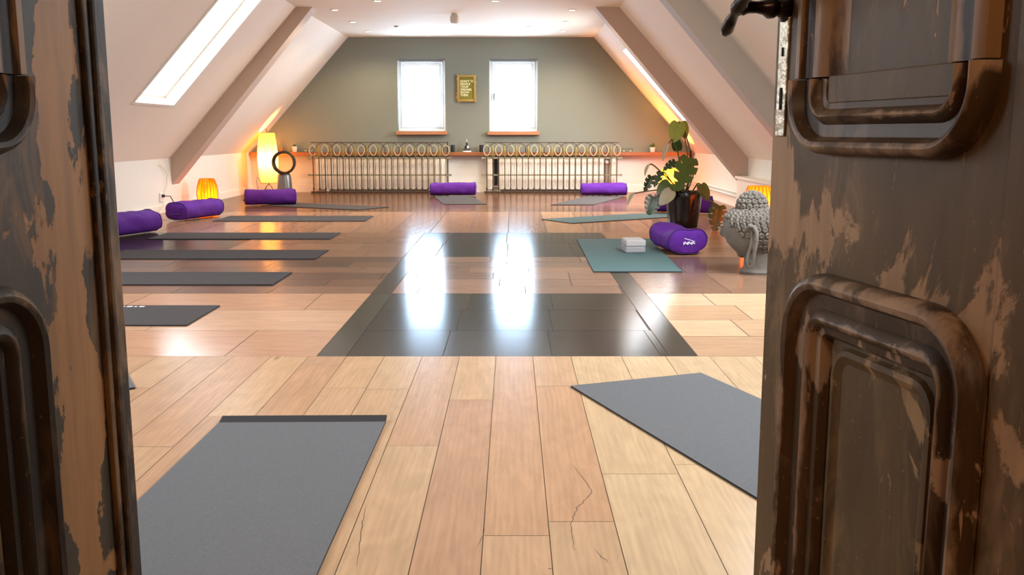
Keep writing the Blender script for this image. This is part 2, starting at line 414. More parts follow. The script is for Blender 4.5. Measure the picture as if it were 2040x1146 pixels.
plank(.75, .885, A, B, (84, 84, 78), 'y', .17)
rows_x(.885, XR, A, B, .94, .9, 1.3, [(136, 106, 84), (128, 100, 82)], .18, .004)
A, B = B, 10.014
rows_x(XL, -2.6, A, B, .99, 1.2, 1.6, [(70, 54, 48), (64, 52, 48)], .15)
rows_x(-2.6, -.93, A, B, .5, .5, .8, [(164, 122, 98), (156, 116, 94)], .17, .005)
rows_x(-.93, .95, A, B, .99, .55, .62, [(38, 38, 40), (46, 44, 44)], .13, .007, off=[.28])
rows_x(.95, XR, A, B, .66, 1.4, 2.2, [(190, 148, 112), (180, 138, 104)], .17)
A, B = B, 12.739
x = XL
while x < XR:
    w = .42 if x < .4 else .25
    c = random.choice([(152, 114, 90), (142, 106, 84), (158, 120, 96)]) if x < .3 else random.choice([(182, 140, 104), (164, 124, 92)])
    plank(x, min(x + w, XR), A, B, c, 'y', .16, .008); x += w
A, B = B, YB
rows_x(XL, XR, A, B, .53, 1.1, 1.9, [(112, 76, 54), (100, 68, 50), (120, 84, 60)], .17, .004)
fo = struct('floor', fb, FLOORM); tag(fo, 'patchwork of glossy wooden floorboards', 'floor')
bm = BM(); box(bm, XL - .1, XR + .1, -2.4, YB + .1, -.12, -.0016); struct('floor', bm, GAPD)

bm = BM()
def crack(pts, w):
    ps = [G(*p) for p in pts]; fine = []
    for a, b in zip(ps, ps[1:]):
        for k in range(6):
            q = a.lerp(b, k / 6); fine.append(q + Vector((noise.noise(q * 60) * .006, 0, 0)))
    fine.append(ps[-1]); n = len(fine) - 1
    for k in range(n):
        a, b = fine[k], fine[k + 1]; w_ = w * .62; d = (b - a).normalized(); e = Vector((-d.y, d.x, 0)); wa, wb = (w_ * (.25 + math.sin(PI * i / n) * (.6 + .5 * noise.noise(Vector((i * .9, w * 99, 0))))) for i in (k, k + 1))
        bm.faces.new([bm.verts.new(v + Vector((0, 0, .0004))) for v in (a - e * wa, a + e * wa, b + e * wb, b - e * wb)])
crack([(1142, 928), (1160, 950), (1180, 980), (1166, 996), (1150, 1012), (1138, 1040), (1141, 1075), (1144, 1098)], .0022)
crack([(729, 1006), (722, 1040), (718, 1075), (711, 1128)], .0018)
crack([(966, 1052), (962, 1070), (950, 1092)], .0014); crack([(1091, 1134), (1100, 1133)], .003); crack([(1185, 1095), (1200, 1110), (1212, 1122)], .0016)
crack([(1012, 798), (1020, 800)], .002); crack([(414, 767), (422, 768)], .003); crack([(512, 812), (540, 811)], .002)
struct('floor', bm, GAPD)

# ---- back wall with two windows
WIN = [(-2.02, -1.178, 1.085, 2.34), (-.402, .455, 1.08, 2.34)]
bm = BM()
def mi_back(u, v): return 1 if v < .66 else 0
def top_z(x):
    if x < CL: return ZK + (x - XL) * (ZC - ZK) / (CL - XL)
    if x > CR: return ZK + (XR - x) * (ZC - ZK) / (XR - CR)
    return ZC
holed(bm, CL, CR, 0, ZC, WIN, lambda u, v: (u, YB, v), (0, .22, 0), [.66], mi_back)
for a, b in ((XL, CL), (CR, XR)):
    for z0, z1, mi in ((0, .66, 1),):
        bm.faces.new([bm.verts.new(q) for q in ((a, YB, z0), (b, YB, z0), (b, YB, z1), (a, YB, z1))]).material_index = mi
    bm.faces.new([bm.verts.new(q) for q in ((a, YB, .66), (b, YB, .66), (b, YB, top_z(b)), (a, YB, top_z(a)))]).material_index = 0
struct('wall_back', bm, [W_GREY, W_WHITE])
bm = BM(); box(bm, XL, XR, YB - .018, YB, 0, .13); struct('baseboard_back', bm, TRIMW)
# ---- knee walls
bm = BM(); box(bm, XL - .12, XL, YF, YB, 0, ZK); struct('wall_left', bm, W_WHITE)
bm = BM(); box(bm, XR, XR + .12, YF, YB, 0, ZK); struct('wall_right', bm, W_WHITE)
bm = BM(); box(bm, XL, XL + .018, YF, YB - .02, 0, .10); struct('baseboard_left', bm, TRIMW)
bm = BM(); box(bm, XR - .018, XR, 13.05, YB - .02, 0, .13); struct('baseboard_right', bm, TRIMW)
# ---- sloping ceilings with skylights
def slopeL(y, z): return (XL + (z - ZK) * (CL - XL) / (ZC - ZK), y, z)
def slopeR(y, z): return (XR - (z - ZK) * (XR - CR) / (ZC - ZK), y, z)
nL = Vector((-(ZC - ZK), 0, (CL - XL))).normalized(); nR = Vector(((ZC - ZK), 0, (XR - CR))).normalized()
SKL = [(10.32, 11.5, 1.385, 2.62), (5.4, 6.9, 1.385, 2.5), (2.2, 3.7, 1.385, 2.5)]
SKR = [(14.0, 15.3, 1.25, 2.34), (5.4, 6.9, 1.385, 2.5), (2.2, 3.7, 1.385, 2.5)]
bm = BM(); holed(bm, YF, YB, ZK, ZC, SKL, slopeL, nL * .17); tag(struct('ceiling_slope_left', bm, W_SLOPE), 'left sloping attic ceiling')
bm = BM(); holed(bm, YF, YB, ZK, ZC, SKR, slopeR, nR * .17); tag(struct('ceiling_slope_right', bm, W_SLOPE), 'right sloping attic ceiling')
bm = BM(); holed(bm, CL, CR, YF, YB, [], lambda u, v: (u, v, ZC)); struct('ceiling', bm, W_CEIL)
# ---- beams
bm = BM(); prism(bm, [(XL, ZK), (XL, .35), (-2.66, ZC), (CL, ZC)], 13.0, 13.28); struct('trim_1', bm, W_BEAM)
rb = [(XR, ZK), (XR, .29), (1.11, ZC), (CR, ZC)]
bm = BM(); prism(bm, rb, 13.0, 13.28); struct('trim_2', bm, W_BEAM)
bm = BM(); prism(bm, rb, 9.3, 9.55); struct('trim_3', bm, W_BEAMG)
bm = BM(); box(bm, 3.08, XR, 9.56, 12.99, 0, .44); box(bm, 3.05, XR, 9.56, 12.99, .44, .47); struct('trim_4', bm, TRIMW)

# ---- door wall and hall behind the camera
DX0, DX1, DZ = -.80, .60, 2.25
bm = BM()
def ft(x): return top_z(x)
for y in (.85, .95):
    for a, b in ((XL, CL), (CL, DX0), (DX1, CR), (CR, XR)):
        bm.faces.new([bm.verts.new(q) for q in ((a, y, 0), (b, y, 0), (b, y, ft(b)), (a, y, ft(a)))])
    bm.faces.new([bm.verts.new(q) for q in ((DX0, y, DZ), (DX1, y, DZ), (DX1, y, ZC), (DX0, y, ZC))])
for a, b in (((DX0, 0), (DX0, DZ)), ((DX0, DZ), (DX1, DZ)), ((DX1, DZ), (DX1, 0))):
    bm.faces.new([bm.verts.new(q) for q in ((a[0], .85, a[1]), (b[0], .85, b[1]), (b[0], .95, b[1]), (a[0], .95, a[1]))])
struct('wall_front', bm, W_WHITE)
HALLW = mat('warm hall wall', (176, 140, 104), .8, vary=.04)
bm = BM(); box(bm, -1.7, -1.6, -2.4, .85, 0, 2.6); struct('wall_hall_left', bm, HALLW)
bm = BM(); box(bm, 1.5, 1.6, -2.4, .85, 0, 2.6); struct('wall_hall_right', bm, HALLW)
bm = BM(); box(bm, -1.7, 1.6, -2.5, -2.4, 0, 2.6); struct('wall_hall_back', bm, HALLW)
bm = BM(); box(bm, -1.7, 1.6, -2.4, .85, 2.6, 2.7); struct('ceiling_hall', bm, HALLW)

# ---------------------------------------------------------------- lights
def light(kind, name, loc, e, c, size=.1, size_y=None, aim=None):
    ld = bpy.data.lights.new(name, kind); ld.energy = e; ld.color = lin(c)[:3]
    if kind == 'AREA':
        ld.shape = 'RECTANGLE'; ld.size = size; ld.size_y = size_y or size
    else: ld.shadow_soft_size = size
    o = bpy.data.objects.new(name, ld); C.objects.link(o); o.location = loc
    if aim is not None: o.rotation_euler = Vector(aim).to_track_quat('-Z', 'Y').to_euler()
    return o

# ---- windows of the back wall
for i, (x0, x1, z0, z1) in enumerate(WIN):
    w = thing('window_%d' % (i + 1), ['left white casement window in the grey end wall', 'right white casement window in the grey end wall'][i], 'window', ((x0 + x1) / 2, YB + .17, z0)); w['kind'] = 'structure'
    hw, hh = (x1 - x0) / 2, z1 - z0
    bm = BM()
    for a in ((-hw, -hw + .06, 0, hh), (hw - .06, hw, 0, hh), (-hw + .06, hw - .06, 0, .07), (-hw + .06, hw - .06, hh - .06, hh)): box(bm, a[0], a[1], -.03, .03, a[2], a[3])
    obj('window_frame', bm, PVC, w)
    bm = BM(); s = .065
    for a in ((-hw + s, -hw + s + .05, s, hh - s), (hw - s - .05, hw - s, s, hh - s), (-hw + s + .05, hw - s - .05, s, s + .05), (-hw + s + .05, hw - s - .05, hh - s - .05, hh - s)): box(bm, a[0], a[1], -.045, .02, a[2], a[3])
    obj('sash', bm, PVC, w)
    bm = BM(); box(bm, -hw + .1, hw - .1, -.004, .004, .1, hh - .1); obj('pane', bm, PANE, w)
    hx = (hw - .09) * (1 if i == 0 else -1)
    bm = BM(); box(bm, hx - .015, hx + .015, -.06, -.04, .57, .66); tube(bm, [(hx, -.06, .64), (hx, -.08, .64), (hx, -.085, .54)], .01); obj('window_handle', bm, GUN if i else PVC, w)
    light('AREA', 'window_daylight', ((x0 + x1) / 2, YB + .30, (z0 + z1) / 2), 72, (192, 224, 255), x1 - x0, z1 - z0, (0, -1, 0))
    bm = BM(); box(bm, x0 - .03, x1 + .03, YB - .10, YB + .12, z0 - .065, z0 - .004, bev=.004)
    tag(obj('window_sill', bm, SILLW), ['brown wooden sill under the left end-wall window', 'brown wooden sill under the right end-wall window'][i], 'window sill', 'window sills')
    b = thing('venetian_blind', ['white venetian blind hanging open in the left end-wall window', 'white venetian blind hanging open in the right end-wall window'][i], 'blind', ((x0 + x1) / 2, YB + .02, z0), group='venetian blinds')
    bm = BM(); box(bm, -hw + .005, hw - .005, -.012, .02, hh - .045, hh - .005); obj('head_rail', bm, GUN, b)
    bm = BM()
    for k in range(26): box(bm, -hw + .01, hw - .01, -.006, .006, .03 + k * .045, .0306 + k * .045)
    obj('slats', bm, PVC, b)
    bm = BM(); box(bm, -hw + .01, hw - .01, -.01, .012, .004, .02); obj('bottom_rail', bm, PVC, b)
    for sx in (-1, 1):
        bm = BM(); tube(bm, [(sx * (hw - .018), -.012, .01), (sx * (hw - .018), -.012, hh - .03)], .005); obj('ladder_cord', bm, PVC, b)
# ---- skylights
for sl, holes, n, sf, side in ((slopeL, SKL, nL, -1, 'left'), (slopeR, SKR, nR, 1, 'right')):
    for j, (y0, y1, z0, z1) in enumerate(holes):
        idx = 3 + j if sf < 0 else 6 + j
        q = [Vector(sl(*p)) for p in ((y0, z0), (y1, z0), (y1, z1), (y0, z1))]
        c = sum(q, Vector()) / 4
        up = (q[3] - q[0]).normalized(); ay = Vector((0, sf, 0)); hy, hu = (y1 - y0) / 2, (q[3] - q[0]).length / 2
        M4 = Matrix((( *ay, 0), (*up, 0), (*n, 0), (0, 0, 0, 1))).transposed(); M4.translation = c
        w = thing('window_%d' % idx, 'white framed roof window in the %s sloping ceiling' % side if j == 0 else None, 'roof window'); w['kind'] = 'structure'
        w.matrix_world = M4
        bm = BM()
        for a in ((-hy - .035, -hy, -hu - .035, hu + .035), (hy, hy + .035, -hu - .035, hu + .035), (-hy, hy, -hu - .035, -hu), (-hy, hy, hu, hu + .035)):
            box(bm, a[0], a[1], a[2], a[3], -.012, .004)
        obj('window_trim', bm, TRIMW, w)
        bm = BM()
        f_ = .04
        for a in ((-hy, -hy + f_, -hu, hu), (hy - f_, hy, -hu, hu), (-hy + f_, hy - f_, -hu, -hu + f_), (-hy + f_, hy - f_, hu - f_, hu)): box(bm, a[0], a[1], a[2], a[3], .13, .17)
        obj('window_frame', bm, PVC, w)
        bm = BM(); box(bm, -hy + f_, hy - f_, -hu + f_, hu - f_, .15, .156); obj('pane', bm, PANE, w)
        light('AREA', 'skylight_daylight', c + n * .22, ([56, 60, 80] if sf < 0 else [230, 170, 90])[j], (240, 247, 255), 2 * hy + .3, 2 * hu + .3, -n).rotation_euler = (Matrix((( *ay, 0), (*up, 0), (*n, 0), (0, 0, 0, 1))).transposed()).to_euler()

# ---------------------------------------------------------------- the two old doors
def rrect(u0, u1, z0, z1, r, n=7, parts='tb'):
    pts = []
    for cx, cz, a0, on in ((u1 - r, z0 + r, -90, 'b'), (u1 - r, z1 - r, 0, 't'), (u0 + r, z1 - r, 90, 't'), (u0 + r, z0 + r, 180, 'b')):
        for k in range(n + 1):
            a = math.radians(a0 + 90 * k / n); pts.append((cx + r * math.cos(a), cz + r * math.sin(a)))
    return pts
def sweep(bm, path, prof, s, closed=True):
    """path counter-clockwise in (u,z); prof: (inward offset, height)"""
    n = len(path); rows = []
    for i in range(n):
        p = Vector(path[i])
        if closed: d = Vector(path[(i + 1) % n]) - Vector(path[i - 1])
        else: d = Vector(path[min(i + 1, n - 1)]) - Vector(path[max(i - 1, 0)])
        d.normalize(); nn = Vector((-d.y, d.x))
        rows.append([bm.verts.new((p.x + nn.x * o, s * h, p.y + nn.y * o)) for o, h in prof])
    for i in range(n if closed else n - 1):
        a, b = rows[i], rows[(i + 1) % n]
        for k in range(len(prof) - 1): bm.faces.new((a[k], a[k + 1], b[k + 1], b[k]))
    if not closed:
        for r in (rows[0], rows[-1]): bm.faces.new(r)
BEAD = [(0, 0), (.001, .012), (.006, .022), (.014, .027), (.022, .024), (.027, .014), (.030, .008), (.050, .006), (.056, .012), (.064, .017), (.072, .013), (.076, .004), (.086, .002), (.090, -.004)]
def door(name, label, loc, d, s, leaf_m, mould_m, side_m, panel_m, w=.63, u_in=.0):
    ang = math.atan2(d[1], d[0])
    t = thing(name, label, 'door', (loc[0], loc[1], 0), ang); t['kind'] = 'structure'
    th = .045
    u0, u1 = .095 + u_in, w - .10
    zb, zl, zu, ztop = .13, .855, 1.02, 2.0
    # solid leaf with two openings for the panels
    bm = BM()
    hl = [(u0 + .05, u1 - .05, zb + .05, zl - .05), (u0 + .05, u1 - .05, 1.09, ztop - .05)]
    for yy in (0, -s * th): holed(bm, 0, w, .012, 2.2, hl, lambda u, v: (u, yy, v))
    for a in ((0, .012, 0, 2.2), (w, .012, w, 2.2)):
        bm.faces.new([bm.verts.new(q) for q in ((a[0], 0, .012), (a[0], -s * th, .012), (a[0], -s * th, 2.2), (a[0], 0, 2.2))])
    for z in (.012, 2.2): bm.faces.new([bm.verts.new(q) for q in ((0, 0, z), (w, 0, z), (w, -s * th, z), (0, -s * th, z))])
    bmesh.ops.remove_doubles(bm, verts=bm.verts, dist=1e-5)
    obj('leaf', bm, leaf_m, t)
    # recessed panels
    bm = BM(); box(bm, u0 + .02, u1 - .02, *sorted((-s * .012, -s * .032)), zb + .02, zl - .02); obj('lower_panel', bm, panel_m, t)
    bm = BM(); box(bm, u0 + .02, u1 - .02, *sorted((-s * .010, -s * .030)), 1.06, ztop - .02); obj('upper_panel', bm, panel_m, t)
    # lower moulding, round-cornered all the way round
    bm = BM(); sweep(bm, rrect(u0, u1, zb, zl, .10, 9), BEAD + [(.094, -.012)], s); obj('lower_moulding', bm, mould_m, t, True)
    # inner raised edge of the lower panel
    bm = BM(); sweep(bm, rrect(u0 + .112, u1 - .112, zb + .11, zl - .11, .03, 4), [(-.012, -.012), (-.008, -.006), (0, -.005), (.006, -.009), (.012, -.012)], s); obj('panel_bead', bm, panel_m, t, True)
    # upper: U-shaped foot piece and straight sides
    r = .085
    path = [(u0 - .007, 1.125)]
    for k in range(10):
        a = math.radians(180 + 90 * k / 9); path.append((u0 - .007 + r + r * math.cos(a), zu + r + r * math.sin(a)))
    for k in range(10):
        a = math.radians(270 + 90 * k / 9); path.append((u1 - .022 - r + r * math.cos(a), zu + r + r * math.sin(a)))
    path.append((u1 - .022, 1.125))
    bm = BM(); sweep(bm, path, [(o * .82, h * 1.1) for o, h in BEAD], s, False); obj('upper_moulding_foot', bm, mould_m, t, True)
    side = [(0, 0), (.002, .016), (.010, .02), (.02, .02), (.026, .012), (.04, .010), (.05, .014), (.062, .012), (.075, .002), (.085, -.006), (.10, -.010)]
    for rev in (0, 1):
        bm = BM()
        p = [(u0 - .003, ztop), (u0 - .003, 1.127)] if not rev else [(u1 - .026, 1.127), (u1 - .026, ztop)]
        sweep(bm, p, side, s, False); obj('upper_moulding_side', bm, side_m, t, True)
    bm = BM(); box(bm, u0 + .07, u1 - .09, *sorted((-s * .012, s * .003)), 1.09, 1.128, bev=.002); obj('panel_foot_rail', bm, panel_m, t)
    return t
dR = Vector((.1937, -.9811)); dL = Vector((-.1275, -.9918))
doorR = door('door_1', 'right leaf of the chipped brown panelled double door, with black lever handle', (.4095, 1.5), dR, -1, DOORR, DOORRM, DOORD, PANELR)
doorL = door('door_2', 'left leaf of the brown panelled double door with a stripped bare-wood patch', (-.6435, 1.5), dL, 1, DOORL, DOORLM, DOORLM, DOORLM, w=.70, u_in=.105)
# meeting-edge ridges of the left leaf
bm = BM()
box(bm, -.012, .012, -.05, .012, .012, 2.2, bev=.004); box(bm, .012, .028, -.002, .016, .012, 2.2, bev=.005); box(bm, .030, .044, -.002, .010, .012, 2.2, bev=.004)
obj('meeting_stile_bead', bm, DOORLM, doorL)
# hinge stile joint of the right leaf
bm = BM(); box(bm, .533, .630, -.004, .001, .012, 2.2, bev=.001); obj('hinge_stile', bm, DOORR, doorR)
# lever handle and lock plate (right leaf, visible face is local -y)
bm = BM(); box(bm, .014, .042, -.004, .001, 1.045, 1.26, bev=.0015); pl = obj('lock_plate', bm, SILVER, doorR); pl['label'] = 'worn silver lock plate'
bm = BM(); box(bm, .026, .032, -.0055, -.003, 1.085, 1.118); box(bm, .027, .030, -.0055, -.003, 1.165, 1.178); obj('keyhole', bm, BLACK, pl)
hd = obj('door_handle', BM(), DKMETAL, doorR); hd.location = (.028, 0, 1.236); hd['label'] = 'blackened lever handle'
bm = BM(); bm2 = lathe(BM(), [(.020, 0), (.021, .006), (.015, .010), (.012, .016), (.016, .022), (.0165, .030), (.011, .038), (.009, .05), (.010, .062), (.013, .07), (.010, .078)], 16)
bmesh.ops.rotate(bm2, verts=bm2.verts, matrix=Matrix.Rotation(PI / 2, 3, 'X')); obj('neck', bm2, DKMETAL, hd, True)
bm = BM(); tube(bm, [(-.052, -.076, -.034), (-.044, -.076, -.028), (-.03, -.076, -.016), (-.018, -.076, -.008), (-.008, -.076, -.002), (.006, -.076, .004), (.02, -.076, .010), (.06, -.076, .018), (.09, -.076, .012)], [.006, .0105, .009, .0065, .012, .012, .008, .009, .011], 12); obj('lever', bm, DKMETAL, hd, True)

# ---------------------------------------------------------------- shelf and radiators
bm = BM(); box(bm, XL + .03, XR - .03, YB - .17, YB, .655, .715, bev=.004)
tag(obj('shelf', bm, OAK), 'long reddish-brown wooden shelf along the grey end wall', 'shelf')
def radiator(x0, x1, label, skip=None, valve=None):
    t = thing('radiator', label, 'radiator', ((x0 + x1) / 2, YB - .10, 0), group='cream radiators')
    hw = (x1 - x0) / 2; n = 22; dx = (x1 - x0) / n
    me = None
    for k in range(n):
        if skip and k in skip:
            if k == 1:
                bm = BM(); box(bm, -hw + 1.2 * dx, -hw + 1.75 * dx, .0, .02, .13, .60); q = obj('gap_shade_plate', bm, BLACK, t); q['label'] = 'black plate painting the shade in the gap between two columns'  # black plate added to paint the dark of the open gap
            continue
        if me is None:
            bm = BM(); box(bm, -dx * .475, dx * .475, -.035, .035, .055, .62, bev=.014)
            for q in (-.022, .022): box(bm, q - .008, q + .008, -.042, -.034, .10, .55, bev=.004)
            c = obj('column', bm, RADW, t, True); me = c
        else:
            c = me.copy(); C.objects.link(c)
        c.location = (-hw + (k + .5) * dx, 0, 0)
    bm = BM()
    for z in (.10, .55): tube(bm, [(-hw + .02, .025, z), (hw - .02, .025, z)], .02, 8)
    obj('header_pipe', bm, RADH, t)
    for k in (2, n - 3):
        bm = BM(); box(bm, -hw + k * dx - .02, -hw + k * dx + .02, -.03, .03, 0, .056); obj('foot', bm, RADW, t)
    if valve:
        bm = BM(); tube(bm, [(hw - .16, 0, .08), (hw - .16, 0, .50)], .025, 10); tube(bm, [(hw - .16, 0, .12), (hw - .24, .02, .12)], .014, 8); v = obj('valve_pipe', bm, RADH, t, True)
        bm = BM(); ball(bm, (hw - .16, -.02, .535), .034); v = obj('valve_knob', bm, PVC, t, True); v['label'] = 'white valve knob'
    return t
radiator(-3.49, -1.16, 'cream column radiator under the left window, behind the iron grille')
radiator(-.44, 1.84, 'cream column radiator under the right window, with a white valve knob', skip=(1, 20), valve=True)
def grille(x0, x1, label, full):
    Y = 16.70
    t = thing('iron_grille', label, 'iron grille', ((x0 + x1) / 2, Y, 0), group='iron radiator grilles')
    hw = (x1 - x0) / 2; n = 23; dx = (x1 - x0 - .06) / (n - 1)
    for z, r, m, ex in ((.615, .014, IRONG, .05), (.32, .013, IRONG, .05), (.02, .014, IRON, .02), (.885, .007, IRON, 0)):
        bm = BM(); box(bm, -hw - ex, hw + ex, -.010 - r * .3, .010, z - r, z + r, bev=.003)
        if ex > .03:
            for sx in (-1, 1): box(bm, sx * (hw + ex) - .016, sx * (hw + ex) + .016, -.018, .014, z - r * 1.4, z + r * 1.4, bev=.004)
        obj('rail', bm, m, t)
    first = None
    for k in range(n):
        x = -hw + .03 + k * dx
        if first is None:
            bm = BM(); box(bm, -.0075, .0075, -.02, -.006, 0, .66)
            box(bm, -.014, .014, -.026, -.003, .05, .10, bev=.005); box(bm, -.017, .017, -.026, -.003, 0, .035, bev=.005)
            first = c = obj('bar', bm, IRON, t)
        else: c = first.copy(); C.objects.link(c)
        c.location.x = x
    first = sp = None
    for k in range(n // 2 + 1):
        x = -hw + .03 + 2 * k * dx
        # teardrop ring on every other bar, spear between them
        if first is None:
            bm = BM(); pts = []
            for a in range(21):
                q = 2 * PI * a / 20; rr = .060
                pts.append((rr * math.sin(q) * (1 - .25 * max(0, -math.cos(q + PI))), -.012, (.745 - rr * 1.5 * math.cos(q) + (0.012 if abs(q - PI) < .2 else 0))))
            tube(bm, pts, .0085, 6, False); first = c = obj('ring', bm, RINGI, t, True)
        else: c = first.copy(); C.objects.link(c)
        c.location.x = x
        if k < n // 2:
            if sp is None:
                bm = BM(); tube(bm, [(0, -.012, .64), (0, -.012, .70), (0, -.012, .74), (0, -.012, .79), (0, -.012, .84)], [.011, .009, .021, .017, .003], 8)
                tube(bm, [(-.035, -.012, .66), (-.012, -.012, .70), (0, -.012, .74)], .008, 5); tube(bm, [(.035, -.012, .66), (.012, -.012, .70), (0, -.012, .74)], .008, 5)
                sp = c = obj('spearhead', bm, BRASSY, t, True)
            else: c = sp.copy(); C.objects.link(c)
            c.location.x = x + dx
    if full: arcs = [-.95, -.62, -.30, .02, .30, .56, .80, .98]; R = .17
    else: arcs = [-.96, -.70, -.38, -.05, .2, .5, .78, .98]; R = .155
    for a in arcs:
        bm = BM(); tube(bm, [(a + R * math.cos(PI * q / 12), -.02, .70 + .18 * math.sin(PI * q / 12) ** .6) for q in range(13)], .006, 6, False); obj('arch', bm, IRON, t, True)
    for sx in ((1,) if not full else ()):
        bm = BM(); box(bm, sx * hw - .012, sx * hw + .012, -.012, .012, 0, .90, bev=.003); obj('end_post', bm, IRON, t)
    return t
grille(-3.52, -1.13, 'ornate rusty iron grille before the left radiator, with end post on its right', False)
grille(-.47, 1.87, 'ornate rusty iron grille before the right radiator, with overlapping arches on top', True)

# ---- sign
t = thing('framed_sign', 'small gilt-framed olive sign with six lines of cream lettering', 'sign', (-.803, YB - .025, 1.595))
bm = BM()
for a in ((-.165, -.125, 0, .46), (.125, .165, 0, .46), (-.125, .125, 0, .04), (-.125, .125, .42, .46)): box(bm, a[0], a[1], -.02, .02, a[2], a[3], bev=.006)
for k in range(26):
    q = random.random(); e = k % 4
    p = [(-.16, q * .46), (.16, q * .46), (-.16 + .32 * q, .005), (-.16 + .32 * q, .455)][e]
    ball(bm, (p[0], -.006, p[1]), random.uniform(.012, .022), 8, 6, (1, .6, 1))
obj('frame', bm, GOLDF, t, True)
bm = BM(); box(bm, -.128, .128, -.004, .012, .038, .422); pn = obj('panel', bm, SIGNG, t)
tcv = bpy.data.curves.new('lettering', 'FONT'); tcv.body = "DON'T TELL\nPEOPLE\nYOUR\nDREAMS.\nSHOW\nTHEM."; tcv.size = .052; tcv.space_line = .92; tcv.extrude = .001; tcv.offset = .0012
to = bpy.data.objects.new('lettering source', tcv); C.objects.link(to)
tme = bpy.data.meshes.new_from_object(to.evaluated_get(bpy.context.evaluated_depsgraph_get())); bpy.data.objects.remove(to)
tme.materials.clear(); tme.materials.append(SIGNT)
to = bpy.data.objects.new('lettering', tme); C.objects.link(to); to.parent = pn; to.location = (-.108, -.006, .335); to.rotation_euler = (PI / 2, 0, 0)

# ---- shelf ornaments
ZS = .7155
def at_shelf(px, y=YB - .10): p = P(px, 300, y); return (p.x, y, ZS)
def candle(px, label):
    t = thing('candle_holder', label, 'candle holder', at_shelf(px), group='black candle holders on the shelf')
    bm = BM(); lathe(bm, [(.036, 0), (.038, .01), (.038, .125), (.033, .125), (.032, .105)], 20); obj('cup', bm, BLACKM, t, True)
    bm = BM(); lathe(bm, [(.031, .07), (.031, .1)], 16); obj('wax', bm, WHITEP, t, True)
candle(902, 'black cylindrical candle holder on the shelf left of the small seated figurine')
candle(959, 'black cylindrical candle holder on the shelf right of the small seated figurine')
t = thing('seated_figurine', 'small dark seated figurine on a white base on the shelf between the candle holders', 'figurine', at_shelf(930))
bm = BM(); lathe(bm, [(.075, 0), (.08, .008), (.078, .02), (.07, .024)], 24, sy=.6); obj('base', bm, WHITEP, t, True)
bm = BM(); lathe(bm, [(.052, .024), (.06, .036), (.05, .05), (.036, .065), (.04, .085), (.036, .11), (.016, .122), (.012, .13)], 20, sy=.75); ball(bm, (0, 0, .148), .021); ball(bm, (0, 0, .172), .009)
ball(bm, (-.035, -.02, .045), .022, s=(1.3, 1, .6)); ball(bm, (.035, -.02, .045), .022, s=(1.3, 1, .6)); obj('figure', bm, BLACKM, t, True)
bm = BM(); ball(bm, (.018, -.03, .085), .022, s=(.8, .5, 1.2)); obj('robe', bm, WHITEP, t, True)
bm = BM(); tube(bm, [(0, .01, .16), (0, .01, .225)], [.010, .002], 8); obj('crown', bm, WHITEP, t, True)
t = thing('glass_bottle', 'slim clear glass bottle standing at the left end of the shelf', 'bottle', at_shelf(561))
bm = BM(); lathe(bm, [(.035, 0), (.038, .01), (.038, .10), (.03, .125), (.014, .145), (.013, .175)], 20, cap1=False); obj('body', bm, CLEARJ, t, True)
bm = BM(); lathe(bm, [(.016, .175), (.018, .178), (.018, .20), (.012, .202)], 16); obj('stopper', bm, OAK, t, True)
bm = BM(); lathe(bm, [(.034, .006), (.034, .07)], 18); obj('contents', bm, mat('amber liquid', (150, 96, 48), .3), t, True)
def small_plant(px, label, w, h, lm, sp):
    t = thing('small_potted_plant', label, 'potted plant', at_shelf(px), group='small plants on the shelf')
    bm = BM(); lathe(bm, [(w * .72, 0), (w * .8, .005), (w, h), (w * .9, h), (w * .86, h - .012)], 20); obj('pot', bm, PVC, t, True)
    bm = BM()
    for k in range(22):
        a = k * 2.4; r = sp * (.3 + .7 * ((k * 7) % 11) / 11); q = Vector((r * math.cos(a), r * math.sin(a), h + sp * (1.5 - r / sp)))
        tube(bm, [(q.x * .2, q.y * .2, h - .012), (q.x * .8, q.y * .8, (h + q.z) / 2), q], [.008, .014, .003], 5)
    obj('leaves', bm, lm, t, True)
small_plant(587, 'dark spiky plant in a square white pot on the shelf behind the fan', .046, .10, LEAFD, .035)
small_plant(1300, 'small succulent in a round white pot at the right end of the shelf', .05, .085, LEAF, .06)
def jar(px, label, dx=0):
    p = at_shelf(px); t = thing('tealight_glass', label, 'tealight glass', p, group='clear tealight glasses')
    bm = BM(); lathe(bm, [(.032, 0), (.042, .004), (.048, .07), (.044, .07), (.038, .012)], 18); obj('cup', bm, CLEARJ, t, True)
    bm = BM(); lathe(bm, [(.02, .013), (.02, .03)], 14); obj('tealight', bm, WHITEP, t, True)
jar(609, 'clear tealight glass on the shelf just right of the white-potted plant'); jar(621, 'clear tealight glass on the shelf by the left end of the left iron grille')
jar(1243, 'clear tealight glass beside the right end of the right iron grille'); jar(1256, 'clear tealight glass nearer the small succulent, right of the other')

